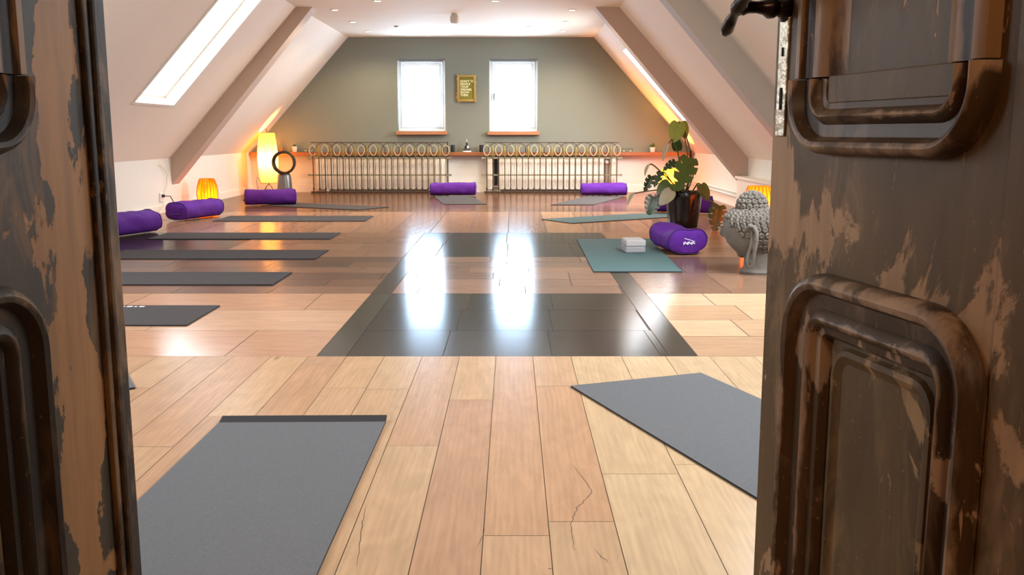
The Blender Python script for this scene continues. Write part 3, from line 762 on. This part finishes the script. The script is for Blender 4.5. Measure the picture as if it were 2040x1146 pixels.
# ---------------------------------------------------------------- lamps, fan, outlet
t = thing('paper_floor_lamp', 'tall glowing yellow paper floor lamp on wire legs in the left corner', 'floor lamp', (-4.22, 16.45, 0))
prof = [(.135, .20), (.155, .30), (.172, .45), (.178, .60), (.172, .75), (.155, .92), (.135, 1.055)]
bm = BM(); lathe(bm, prof, 8, cap0=False, cap1=False); sh = obj('lamp_shade', bm, SHADEY, t)
bm = BM()
for k in range(8): tube(bm, [((r + .002) * math.cos(PI * k / 4), (r + .002) * math.sin(PI * k / 4), z) for r, z in prof], .0018, 4)
for r, z in (prof[0], prof[-1]): torus(bm, (0, 0, z), r, .003, (0, 0, 1), 24, 5)
obj('shade_rib', bm, STEEL, sh)
bm = BM(); tube(bm, [(0, 0, .14), (0, 0, 1.12)], .005, 6); obj('pole', bm, STEEL, t)
for k in range(4):
    a = PI / 4 + k * PI / 2 + .3
    bm = BM(); tube(bm, [(0, 0, .19), (.05 * math.cos(a), .05 * math.sin(a), .14), (.15 * math.cos(a), .15 * math.sin(a), .004)], .005, 6); obj('leg', bm, STEEL, t)
bm = BM(); ball(bm, (0, 0, .60), .022); obj('bulb', bm, emis('lamp bulb', (255, 226, 150), 6), t, True)
bm = BM(); tube(bm, [(0, 0, .2), (-.12, 0, .17), (-.19, -.02, .3), (-.22, .02, .22), (-.2, .05, .06), (-.17, .1, .006), (-.25, .25, .006)], .004, 5); obj('cord', bm, CORDM, t)
light('POINT', 'floor_lamp_bulb', (-4.22, 16.45, .60), 80, (255, 190, 104), .052)
def oval_lamp(name, label, loc, H, R, m, e, c, low=.3):
    t = thing(name, label, 'table lamp', loc)
    prof = [(.45 * R, .02), (.78 * R, .12 * H), (.97 * R, .32 * H), (1.0 * R, .5 * H), (.93 * R, .72 * H), (.78 * R, .9 * H), (.66 * R, H)]
    bm = BM(); lathe(bm, prof, 20, cap0=False, cap1=False); sh = obj('lamp_shade', bm, m, t, True)
    bm = BM()
    for k in range(20):
        a = 2 * PI * k / 20; tube(bm, [((r + .002) * math.cos(a), (r + .002) * math.sin(a), z) for r, z in prof], .0035, 4)
    obj('shade_rib', bm, mat('orange cane', (196, 92, 14), .6), sh)
    bm = BM(); lathe(bm, [(.5 * R, 0), (.5 * R, .02), (.1 * R, .025)], 20); obj('base', bm, OAK, t, True)
    bm = BM(); ball(bm, (0, 0, H * low), .016); obj('bulb', bm, emis('orange lamp bulb', (255, 214, 120), 10), t, True)
    light('POINT', name + '_bulb', (loc[0], loc[1], H * low), e, c, .036)
    return t
oval_lamp('wicker_table_lamp', 'oval orange wicker lamp glowing on the floor by the left wall', (-4.36, 13.55, 0), .41, .145, SHADEO, 13, (255, 180, 84), .25)
oval_lamp('paper_table_lamp', 'round amber lamp glowing in the right corner behind the large plant', (2.70, 16.3, 0), .45, .17, SHADEB, 230, (255, 164, 62), .55)
oval_lamp('paper_table_lamp', 'orange lamp by the right wall, mostly hidden behind the stone head', (2.60, 9.95, 0), .50, .17, SHADEC, 9, (255, 180, 84), .55)

t = thing('bladeless_fan', 'tall bladeless fan with dark ring and grey metal base beside the yellow floor lamp', 'fan', (-3.86, 16.1, 0))
bm = BM(); lathe(bm, [(.125, 0), (.128, .01), (.122, .16), (.112, .30), (.104, .345)], 32); obj('base', bm, GUN, t, True)
bm = BM(); lathe(bm, [(.10, .345), (.09, .36), (.088, .37)], 32); obj('collar', bm, DKBRZ, t, True)
bm = BM(); n = 48
sec = [(.16, -.06), (.17, -.07), (.195, -.06), (.2, 0), (.19, .07), (.17, .075), (.155, .06), (.15, 0)]
rows = [[bm.verts.new((r * math.cos(2 * PI * i / n), y, .555 + r * math.sin(2 * PI * i / n))) for r, y in sec] for i in range(n)]
for i in range(n):
    for k in range(len(sec)): bm.faces.new((rows[i][k], rows[i][(k + 1) % 8], rows[(i + 1) % n][(k + 1) % 8], rows[(i + 1) % n][k]))
obj('ring', bm, DKBRZ, t, True)

so = P(321, 400, 12.0)
Yo = 12.55
t = thing('wall_socket', 'white wall socket with plugged cords on the left wall by the wicker lamp', 'socket', (XL + .012, Yo, .21))
bm = BM(); box(bm, -.011, .008, -.055, .055, -.06, .06, bev=.003); obj('plate', bm, PVC, t)
bm = BM(); box(bm, .008, .04, -.02, .02, -.005, .035, bev=.004); obj('plug', bm, DKBRZ, t)
bm = BM(); tube(bm, [(XL + .05, Yo, .225), (XL + .12, Yo + .02, .22), (XL + .14, Yo + .1, .12), (XL + .16, Yo + .2, .03), (XL + .17, Yo + .3, .006)], .006, 6)
tag(obj('power_cord', bm, CORDM), 'dark power cord drooping from the left wall socket to the floor', 'cord')
bm = BM(); tube(bm, [(XL + .03, Yo + .02, .24), (XL + .03, Yo + .16, .34), (XL + .028, Yo + .2, .50), (XL + .026, Yo + .08, .60), (XL + .022, Yo - .05, .64)], .004, 5)
tag(obj('power_cord', bm, CORDL), 'thin pale cord climbing the left wall from the socket', 'cord')
bm = BM(); tube(bm, [(XL + .045, Yo - .02, .20), (XL + .06, Yo - .1, .10), (XL + .05, Yo - .25, .03), (XL + .06, Yo - .5, .05), (XL + .06, Yo - .7, .01)], .004, 5)
tag(obj('power_cord', bm, CORDL), 'thin pale cord hanging below the socket along the left baseboard', 'cord')
for z, x, lb in ((.215, .05, 'upper white heating pipe along the right wall'), (.165, .05, 'lower white heating pipe along the right wall')):
    bm = BM(); tube(bm, [(XR - x, 13.3, z), (XR - x, YB - .12, z)], .012, 8); 
    for y in (13.6, 15.0, 16.4): box(bm, XR - x, XR - .001, y - .01, y + .01, z - .006, z + .006)
    tag(obj('heating_pipe', bm, TRIMW, None, True), lb, 'pipe', 'heating pipes')

# ---- ceiling fittings
def ceil_pt(px, v): return G(px, v, ZC)
t = thing('smoke_detector', 'white smoke detector hanging from the middle of the ceiling', 'smoke detector', ceil_pt(906, 27))
bm = BM(); lathe(bm, [(.05, 0), (.05, -.02), (.06, -.03)], 24); obj('base', bm, DETW, t, True)
bm = BM(); lathe(bm, [(.058, -.03), (.066, -.05), (.066, -.10), (.05, -.13), (.02, -.135)], 24); obj('housing', bm, DETW, t, True)
DL = [(667, 19, 'bright ceiling downlight above the left beam, nearest the left slope'), (703, 43, 'middle downlight of the left row on the ceiling'), (733, 62, 'farthest downlight of the left row, by the grey wall'),
      (752, 1, 'downlight at the top edge of the photo, left of centre'), (986, 1, 'downlight at the top edge of the photo, right of centre'),
      (1140, 19, 'nearest downlight of the right row, beside the right beam'), (1130, 43, 'middle downlight of the right row on the ceiling'), (1122, 61, 'farthest downlight of the right row, by the grey wall'), (1055, 53, 'flat ceiling downlight between the smoke detector and the right row')]
for px, v, lb in DL:
    c = ceil_pt(px, v)
    t = thing('ceiling_downlight', lb, 'downlight', c, group='recessed ceiling downlights')
    bm = BM(); lathe(bm, [(.058, 0), (.058, -.008), (.045, -.010), (.042, -.004)], 20, cap0=False, cap1=False); obj('trim_ring', bm, RINGM, t, True)
    bm = BM(); lathe(bm, [(.044, -.003), (.03, -.010), (.01, -.012)], 20); obj('lens', bm, LENS, t, True)
    sp = light('SPOT', 'downlight_lamp', (c.x, c.y, c.z - .03), 55, (255, 226, 184), .04, aim=(0, 0, -1)); sp.data.spot_size = D(150); sp.data.spot_blend = .6
t = thing('ceiling_sensor', 'tiny dark sensor on the ceiling left of the smoke detector', 'sensor', ceil_pt(790, 52))
bm = BM(); lathe(bm, [(.04, 0), (.035, -.015), (.012, -.02)], 16); obj('cap', bm, GUN, t, True)

# ---------------------------------------------------------------- mats
def mat_slab(name, label, corners, m, lip=0, group='yoga mats', th=.008, logo=None):
    """corners: four floor points in order; the slab is a grid so its far end can curl"""
    q = [Vector((c[0], c[1])) for c in corners]; c0 = sum(q, Vector((0, 0))) / 4
    nu, nv = 6, 40; bm = BM(); T, Bt = [], []
    for j in range(nv + 1):
        rt, rb2 = [], []
        for i in range(nu + 1):
            u, v = i / nu, j / nv
            p = (q[0] * (1 - u) + q[1] * u) * (1 - v) + (q[3] * (1 - u) + q[2] * u) * v - c0
            e = lip * max(0, 1 - v * 1.9 / .06) ** 2 if lip else 0
            rt.append(bm.verts.new((p.x, p.y, th + e))); rb2.append(bm.verts.new((p.x, p.y, .0005 + e)))
        T.append(rt); Bt.append(rb2)
    for j in range(nv):
        for i in range(nu):
            bm.faces.new((T[j][i], T[j][i + 1], T[j + 1][i + 1], T[j + 1][i])).material_index = 1 if lip and j == 0 else 0; bm.faces.new((Bt[j][i], Bt[j + 1][i], Bt[j + 1][i + 1], Bt[j][i + 1]))  # dark first row paints the shade of the curled lip
    for j in range(nv):
        for s in (0, nu): bm.faces.new((T[j][s], T[j + 1][s], Bt[j + 1][s], Bt[j][s])).material_index = 1
    for i in range(nu):
        for s in (0, nv): bm.faces.new((T[s][i], T[s][i + 1], Bt[s][i + 1], Bt[s][i])).material_index = 1
    o = obj(name, bm, [m, MATDK]); o.location = (c0.x, c0.y, 0)
    tag(o, label, 'yoga mat', group)
    return o
def rect_mat(x, y, ang, L_, W_):
    """(x,y): middle of one short end; ang: direction of the length"""
    d = Vector((math.cos(ang), math.sin(ang))); n = Vector((-d.y, d.x)); a = Vector((x, y))
    return [a - n * W_ / 2, a + n * W_ / 2, a + n * W_ / 2 + d * L_, a - n * W_ / 2 + d * L_]
mat_slab('yoga_mat', 'large dark grey yoga mat in the left foreground with a curled far edge', [(-1.068, 3.36), (-.463, 3.37), (-.47, 1.56), (-1.085, 1.55)], MATG, lip=.012)
mat_slab('yoga_mat', 'dark grey yoga mat lying askew before the right door leaf', [(.246, 3.826), (.832, 4.042), (1.47, 2.35), (.885, 2.134)], MATG)
LM = [(-1.79, 5.09, 5.69, 'dark grey mat with a small white print, nearest of the left-hand row'), (-1.67, 6.50, 7.09, 'dark grey mat on the left, next behind the mat with white print'), (-1.655, 7.87, 8.46, 'dark grey mat two places behind the printed mat, its bolster end hidden'),
      (-1.815, 9.38, 9.965, 'dark grey mat with the purple bolster cut by the left door'), (-1.762, 11.30, 12.03, 'dark grey mat beside the orange wicker lamp'),]
mats = []
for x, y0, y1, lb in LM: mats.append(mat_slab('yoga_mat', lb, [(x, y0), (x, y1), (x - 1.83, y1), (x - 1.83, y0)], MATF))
mat_slab('yoga_mat', 'dark mat of which one corner peeks past the left door leaf', [(-1.565, 3.80), (-1.72, 4.09), (-3.3, 3.3), (-3.05, 2.75)], MATG)
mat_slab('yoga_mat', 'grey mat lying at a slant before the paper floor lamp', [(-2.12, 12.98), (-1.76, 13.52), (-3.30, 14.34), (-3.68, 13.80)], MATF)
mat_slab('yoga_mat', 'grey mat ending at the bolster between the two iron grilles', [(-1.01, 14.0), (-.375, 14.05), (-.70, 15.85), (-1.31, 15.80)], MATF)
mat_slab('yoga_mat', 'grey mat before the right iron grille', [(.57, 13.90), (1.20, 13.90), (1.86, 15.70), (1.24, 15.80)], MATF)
mat_slab('yoga_mat', 'grey-green mat slanting toward the large potted plant', [(.70, 11.03), (.36, 11.56), (2.02, 12.62), (2.32, 12.06)], MATGREEN)
teal = mat_slab('yoga_mat', 'wide grey-green mat with the foam blocks on it', [(.622, 7.12), (1.30, 7.12), (1.375, 9.40), (.645, 9.36)], MATGREEN)
bm = BM()
xx = -.10
for k, (w_, h_) in enumerate([(.03, .03), (.012, .03), (.03, .022), (.02, .03), (.034, .03), (.014, .024), (.03, .03)]):
    box(bm, xx, xx + w_, .24, .24 + h_, .0082, .0086); xx += w_ + .014
lg = obj('logo', bm, WHITEP, mats[0]); lg.location.x = .915 - .62 + .02; lg['label'] = 'small white printed logo'

# ---------------------------------------------------------------- bolsters
def bolster(label, loc, ang, L_=.70, w=.30, h=.21, seed=0, logo=False, sag=0.0, strap=True):
    t = thing('yoga_bolster', label, 'bolster', (loc[0], loc[1], loc[2] if len(loc) > 2 else .0092), ang, 'purple yoga bolsters')
    n, m = 28, 26
    def cs(k, f, x):
        a = 2 * PI * k / n - PI / 2; e = 2 / 2.6
        cy, sz = math.cos(a), math.sin(a)
        y = w / 2 * f * math.copysign(abs(cy) ** e, cy)
        z = h / 2 + h / 2 * (f if sz > 0 else f * .5 + .5) * math.copysign(abs(sz) ** e, sz)
        q = noise.noise(Vector((x * 5 + seed * 9, y * 8, z * 8 + seed))) * (.016 + .03 * max(0, abs(x) / L_ - .28)) + noise.noise(Vector((x * 15 + seed, y * 20, z * 26))) * .008
        if z > .02:
            y += q * cy; z += q * sz - sag * math.exp(-((x) / .16) ** 2) * max(0, sz)
        return (x, y, max(z, 0))
    bm = BM(); rings = []
    for i in range(m + 1):
        x = -L_ / 2 + L_ * i / m; ed = min(i, m - i); f = 1.0 if ed > 1 else (.985 if ed == 1 else .95)
        rings.append([bm.verts.new(cs(k, f, x)) for k in range(n)])
    for a, b in zip(rings, rings[1:]):
        for k in range(n): bm.faces.new((a[k], a[(k + 1) % n], b[(k + 1) % n], b[k]))
    obj('cover', bm, PURPLE, t, True)
    for s in (-1, 1):
        bm = BM(); outer = [cs(k, .95, s * L_ / 2) for k in range(n)]
        rows = []
        for f, dx in ((1, 0), (.9, .014), (.6, .022), (.25, .026)):
            rows.append([bm.verts.new((s * (L_ / 2 + dx + noise.noise(Vector((p[1] * 9, p[2] * 9, seed + s * f))) * .012 * (f < 1)), p[1] * f, h / 2 + (p[2] - h / 2) * f)) for p in outer])
        for a, b in zip(rows, rows[1:]):
            for k in range(n): bm.faces.new((a[k], a[(k + 1) % n], b[(k + 1) % n], b[k]))
        bm.faces.new(rows[-1]); e = obj('end_panel', bm, PURPLE, t, True)
        bm = BM(); tube(bm, [Vector((p[0] + s * .004, p[1] * 1.015, max(.0055, p[2] * 1.015))) for p in outer + outer[:1]], .0045, 5, False); obj('piping', bm, PURPLED, e)
        if logo and s == logo:
            bm = BM()
            for k in range(9):
                yy = -.05 + k * .012; zz = h * .40 + .006 * math.sin(k * 2.1)
                box(bm, s * (L_ / 2 + .024), s * (L_ / 2 + .030), yy, yy + .009, zz, zz + .012 + .006 * (k % 3))
            tube(bm, [(s * (L_ / 2 + .027), -.05 + k * .012, h * .50 + k * .0035) for k in range(9)], .0032, 5)
            lo = obj('logo', bm, WHITEP, e); lo['label'] = 'white printed logo'
    if strap:
        bm = BM(); s = -1 if logo != -1 else 1
        pts = [(s * (L_ / 2 + .012), -.07, h * .35), (s * (L_ / 2 + .034), -.045, h * .32), (s * (L_ / 2 + .038), 0, h * .31), (s * (L_ / 2 + .034), .045, h * .32), (s * (L_ / 2 + .012), .07, h * .35)]
        tube(bm, pts, .009, 6); obj('carry_strap', bm, PURPLED, t, True)
    return t
D = math.radians
bolster('purple bolster partly hidden by the left door leaf', (-4.0, 9.78), D(70), .70, .30, .23, 1)
bolster('purple bolster on the floor before the orange wicker lamp', (-3.93, 11.72), D(70), .70, .33, .215, 2)
bolster('purple bolster lying before the bladeless fan and floor lamp', (-3.56, 13.95), D(17), .70, .27, .215, 3)
bolster('purple bolster between the two iron grilles, at the end of a grey mat', (-1.00, 16.05), D(0), .74, .25, .21, 4)
bolster('purple bolster before the right end of the right iron grille', (1.555, 16.05), D(-3), .74, .25, .205, 5)
bolster('purple bolster mostly hidden behind the black plant pot', (2.27, 12.55), D(-18), .74, .27, .22, 6)
bolster('purple bolster with a white logo on its end, beside the stone head', (1.485, 8.42), D(100), .54, .345, .225, 7, logo=-1, sag=.045)
# foam blocks
for k, lb in ((0, 'lower grey foam yoga block of the pair on the green mat'), (1, 'upper grey foam yoga block of the pair on the green mat')):
    bm = BM(); box(bm, -.088, .088, -.125, .125, 0, .056, bev=.010)
    o = tag(obj('yoga_block', bm, GREYBLK if k else GREYBLD), lb, 'yoga block', 'foam blocks'); o.location = (1.08 + .003 * k, 8.36, .0085 + k * .0565); o.rotation_euler.z = D(3)

# ---------------------------------------------------------------- potted monstera
pc = Vector((1.93, 10.62, 0))
t = thing('potted_monstera', 'large split-leaf plant in a crumpled black pot on the right', 'potted plant', pc)
bm = BM(); n = 40; rows = []
for r, z in ((.150, 0), (.160, .01), (.172, .10), (.186, .22), (.196, .33), (.204, .395), (.198, .405), (.190, .395), (.180, .36)):
    row = []
    for k in range(n):
        a = 2 * PI * k / n; q = 1 + .035 * noise.noise(Vector((math.cos(a) * 3, math.sin(a) * 3, z * 6))) + .012 * math.sin(a * 9 + z * 7)
        row.append(bm.verts.new((r * q * math.cos(a), r * q * math.sin(a), z)))
    rows.append(row)
for a, b in zip(rows, rows[1:]):
    for k in range(n): bm.faces.new((a[k], a[(k + 1) % n], b[(k + 1) % n], b[k]))
bm.faces.new(rows[0][::-1]); obj('pot', bm, BLACKPOT, t, True)
bm = BM(); lathe(bm, [(.186, .345), (.1, .36), (.02, .365)], 24); obj('soil', bm, SOIL, t, True)
bm = BM(); p0 = P(1376, 300, 10.62) - pc; tube(bm, [(.03, 0, .34), (p0.x, 0, p0.z)], .010, 8); obj('stake', bm, STAKE, t)
def leaf(base, tip, wid, nrm, m, splits=0, fold=.25, droop=.15, via=None):
    b, e = P(*base) - pc, P(*tip) - pc
    ax = (e - b); Ln = ax.length; ax.normalize()
    nn = Vector(nrm); nn = (nn - ax * nn.dot(ax)).normalized(); sd = nn.cross(ax)
    bm = BM(); NT, NF = 64, 8; grid = {}
    def W(tt): return wid / 2 * (max(0, math.sin(PI * min(1, tt * .93 + .07) ** .72)) ** .75) * (1 if tt < .97 else .4)
    for s in (-1, 1):
        for i in range(NT + 1):
            tt = i / NT
            for j in range(NF + 1):
                f = j / NF; w = W(tt) * f
                sw = (-.30 + .55 * tt) * w
                if splits: sw += -.10 * w
                p = b + ax * (Ln * tt + sw) + sd * (s * w) + nn * (fold * w - droop * Ln * tt * tt - .25 * w * w / max(wid, .01))
                grid[s, i, j] = bm.verts.new(p)
        for i in range(NT):
            for j in range(NF):
                if splits:
                    ph = (i / NT * splits) % 1
                    if j >= 4 and ph > .84 - .04 * (j - 4) and .10 < i / NT < .94: continue
                bm.faces.new((grid[s, i, j], grid[s, i + 1, j], grid[s, i + 1, j + 1], grid[s, i, j + 1]))
    bmesh.ops.remove_doubles(bm, verts=bm.verts, dist=1e-5)
    o = obj('leaf', bm, m, t, True)
    bm = BM(); r0 = Vector((random.uniform(-.05, .05), random.uniform(-.04, .04), .35))
    pts = [r0] + ([P(*q) - pc for q in via] if via else [(r0 + b) / 2 + Vector((0, 0, .05))]) + [b]
    fine = []
    for i in range(len(pts) - 1):
        pa, pb = pts[max(i - 1, 0)], pts[min(i + 2, len(pts) - 1)]
        for k in range(5):
            q = k / 5; m0, m1 = (pts[i + 1] - pa) / 2, (pb - pts[i]) / 2
            fine.append(pts[i] * (2 * q ** 3 - 3 * q * q + 1) + m0 * (q ** 3 - 2 * q * q + q) + pts[i + 1] * (-2 * q ** 3 + 3 * q * q) + m1 * (q ** 3 - q * q))
    fine.append(b); tube(bm, fine, .0078, 6); obj('stem', bm, STEM, t, True)
Yp = 10.62
leaf((1352, 244, Yp), (1341, 284, Yp - .02), .19, (-.3, -1, .2), LEAFY, 0, .1, .05, via=[(1372, 340, Yp), (1362, 262, Yp)])
leaf((1358, 243, Yp + .05), (1366, 277, Yp + .02), .17, (.5, -.8, .2), LEAFY, 0, .15, .05, via=[(1382, 340, Yp), (1368, 275, Yp + .03)])
leaf((1332, 287, Yp - .05), (1318, 320, Yp - .1), .07, (-.9, -.5, .2), LEAFP, 0, .5, .1, via=[(1362, 350, Yp), (1342, 282, Yp)])
leaf((1293, 329, Yp - .1), (1282, 349, Yp - .15), .06, (-.8, -.5, .1), LEAFP, 0, .5, .2, via=[(1350, 375, Yp), (1304, 331, Yp - .08)])
leaf((1346, 323, Yp - .05), (1322, 336, Yp - .12), .11, (-.1, -.9, .6), LEAFD, 4, .3, .25, via=[(1360, 360, Yp), (1350, 326, Yp)])
leaf((1374, 316, Yp - .1), (1350, 380, Yp - .28), .25, (-.1, -1, .15), LEAF, 4, .12, .05, via=[(1374, 360, Yp), (1378, 318, Yp - .05)])
leaf((1318, 343, Yp - .15), (1302, 372, Yp - .2), .10, (-.5, -.9, .2), LEAFD, 3, .4, .15, via=[(1350, 378, Yp), (1325, 345, Yp - .1)])
leaf((1298, 352, Yp - .1), (1284, 382, Yp - .15), .11, (.1, -1, .1), LEAFD, 4, .35, .1, via=[(1350, 380, Yp), (1310, 353, Yp - .1)])
leaf((1336, 366, Yp - .22), (1312, 394, Yp - .3), .20, (-.1, -1, .35), LEAF, 0, .2, .15, via=[(1352, 378, Yp - .1)])
leaf((1262, 386, Yp - .2), (1248, 408, Yp - .25), .06, (-.8, -.6, .2), LEAFP, 0, .5, .15, via=[(1340, 378, Yp - .1), (1290, 381, Yp - .2)])
leaf((1304, 394, Yp - .3), (1292, 428, Yp - .36), .19, (0, -1, .2), LEAFD, 5, .15, .1, via=[(1345, 378, Yp - .15), (1318, 386, Yp - .28)])
leaf((1338, 380, Yp - .3), (1314, 408, Yp - .36), .15, (-.2, -1, .3), LEAFP, 0, .2, .1, via=[(1350, 376, Yp - .15)])
leaf((1396, 368, Yp - .1), (1412, 400, Yp - .15), .15, (.4, -.9, .1), LEAF, 0, .2, .1, via=[(1380, 380, Yp), (1390, 366, Yp - .06)])
leaf((1432, 410, Yp - .3), (1424, 462, Yp - .42), .21, (.1, -1, .25), LEAFD, 5, .12, .08, via=[(1390, 380, Yp - .1), (1412, 398, Yp - .22)])
leaf((1350, 300, Yp + .12), (1345, 270, Yp + .2), .12, (0, -1, .2), LEAFD, 0, .2, .1)

# ---------------------------------------------------------------- stone head
hc = Vector((1.845, 7.14, 0)); ha = D(149)     # the face looks left and a little away
t = thing('stone_head_statue', 'grey stone head statue with knobbly curled hair and long ears, beside the right door leaf', 'statue', hc, ha)
def head_pt(th, ph):   # th: 0 at the face, ph: -90..90 degrees
    c, s = max(0, math.cos(ph)), math.sin(ph)
    if s > 0: c = c ** .55
    x, y, z = math.cos(th) * c, math.sin(th) * c, s
    rx = .250 if x > 0 else .235; ry = .205
    zz = .335 + z * (.150 if z > 0 else .240)
    if z < 0:
        k = 1 - .24 * (-z) ** 1.6; x, y = x * k, y * k
        if x > 0: zz = max(zz, .10)
    return Vector((x * rx, y * ry, zz))
def fx(z): return head_pt(0, math.asin(max(-1, min(1, (z - .335) / (.240 if z < .335 else .15))))).x
bm = BM(); NU, NV = 48, 32; g = []
for j in range(NV + 1):
    ph = -PI / 2 + PI * j / NV; g.append([bm.verts.new(head_pt(2 * PI * i / NU, ph)) for i in range(NU)])
for j in range(NV):
    for i in range(NU): bm.faces.new((g[j][i], g[j][(i + 1) % NU], g[j + 1][(i + 1) % NU], g[j + 1][i]))
bmesh.ops.remove_doubles(bm, verts=bm.verts, dist=1e-4)
# features of the face
tube(bm, [(fx(.39) - .004, 0, .39), (fx(.33) + .006, 0, .33), (fx(.285) + .016, 0, .285), (fx(.265) + .002, 0, .262)], [.012, .015, .024, .012], 10)
for s in (-1, 1):
    ball(bm, (fx(.275) - .002, s * .022, .275), .016)
    tube(bm, [(fx(.39) - .002, s * .02, .39), (fx(.40) - .022, s * .08, .405), (fx(.39) - .075, s * .135, .39)], .010, 8)
    ball(bm, (fx(.35) - .026, s * .08, .352), .03, s=(.7, 1.25, .5))
ball(bm, (fx(.225) - .010, 0, .225), .03, s=(.7, 1.5, .38)); ball(bm, (fx(.20) - .010, 0, .202), .026, s=(.7, 1.35, .42)); ball(bm, (fx(.14) - .03, 0, .145), .05, s=(.9, 1, .8))
obj('face', bm, STONEL, t, True)
bm = BM(); lathe(bm, [(.150, 0), (.152, .018), (.135, .03), (.125, .05), (.122, .16), (.10, .22)], 32, c=(-.05, 0, 0)); obj('neck_base', bm, STONE, t, True)
# hair cap, top knot and rows of curls
bm = BM(); ball(bm, (.03, 0, .50), .106, 24, 16, (1.02, 1, 1.02)); obj('topknot', bm, STONE, t, True)
def curl(bm, p, nrm, r):
    r *= 1.3
    q = Vector((0, 0, 1)).rotation_difference(nrm).to_matrix()
    prof = [(1.0, -.35), (1.0, .1), (.86, .5), (.6, .7), (.42, .62), (.34, .45), (.26, .5), (.1, .62)]
    rows = []
    for rr, z in prof: rows.append([bm.verts.new(p + q @ Vector((rr * r * math.cos(2 * PI * k / 9), rr * r * math.sin(2 * PI * k / 9), z * r))) for k in range(9)])
    for a, b in zip(rows, rows[1:]):
        for k in range(9): bm.faces.new((a[k], a[(k + 1) % 9], b[(k + 1) % 9], b[k]))
    bm.faces.new(rows[-1])
bm = BM()
j = 0; ph = -52
while ph < 84:
    R0 = math.cos(D(ph)); cnt = max(5, round(2 * PI * .225 * R0 ** .6 / .046))
    for i in range(cnt):
        th = 2 * PI * (i + .5 * (j % 2)) / cnt; a = math.degrees(min(th, 2 * PI - th))
        # the hairline: high over the brow, dropping in front of the ear, low at the nape
        lim = 26 if a < 50 else (26 - (a - 50) * 1.5 if a < 78 else (-16 if a < 96 else (-16 - (a - 96) * .8)))
        if ph < lim: continue
        p = head_pt(th, D(ph)); c0 = Vector((p.x * .2, p.y * .2, .33 + (p.z - .33) * .1))
        if (p - Vector((.03, 0, .50))).length < .095: continue
        curl(bm, p, (p - c0).normalized(), .0182)
    ph += 11; j += 1
for k in range(5):
    e = D(2 + k * 20); rr = math.cos(e); cnt = max(1, round(2 * PI * .108 * rr / .044))
    for i in range(cnt):
        th = 2 * PI * (i + .5 * (k % 2)) / cnt; d = Vector((rr * math.cos(th), rr * math.sin(th), math.sin(e)))
        curl(bm, Vector((.03, 0, .50)) + Vector((d.x * .108, d.y * .106, d.z * .108)), d, .0175)
obj('hair_curls', bm, STONE, t, True)
for s in (-1, 1):
    bm = BM(); y = s * .200
    tube(bm, [(.028, y * .92, .30), (.034, y * 1.02, .345), (.012, y * 1.1, .372), (-.022, y * 1.12, .368), (-.042, y * 1.1, .33), (-.044, y * 1.07, .26), (-.03, y * 1.03, .19), (-.022, y * .98, .12), (-.01, y * .92, .07), (.016, y * .9, .065), (.03, y * .93, .10), (.022, y * .97, .16), (.004, y * 1.01, .21), (-.004, y * 1.03, .27), (-.004, y * 1.06, .33)],
         [.012, .015, .016, .016, .016, .015, .014, .014, .014, .014, .014, .013, .012, .012, .010], 10)
    ball(bm, (-.02, y * .98, .27), .05, 12, 8, (.6, .35, 1.7))
    tube(bm, [(.002, y * .9, .16), (.004, y * .93, .10)], [.008, .012], 8)
    bmesh.ops.translate(bm, verts=bm.verts, vec=(-.035, 0, 0)); obj('ear', bm, STONEL, t, True)

# ---------------------------------------------------------------- hall lamp, world, view
light('POINT', 'hall_lamp', (.1, -1.0, 2.3), 40, (255, 220, 178), .12)
w = bpy.data.worlds.new('world'); bpy.context.scene.world = w; w.use_nodes = True
bg = w.node_tree.nodes['Background']; bg.inputs[0].default_value = (.85, .93, 1, 1); bg.inputs[1].default_value = 1.2
sc = bpy.context.scene
sc.view_settings.view_transform = 'Standard'; sc.view_settings.look = 'None'; sc.view_settings.exposure = 0.62
sc.cycles.max_bounces = 8; sc.cycles.diffuse_bounces = 4; sc.cycles.glossy_bounces = 4; sc.cycles.transparent_max_bounces = 16
sc.cycles.sample_clamp_indirect = 5; sc.cycles.caustics_reflective = False; sc.cycles.use_denoising = True
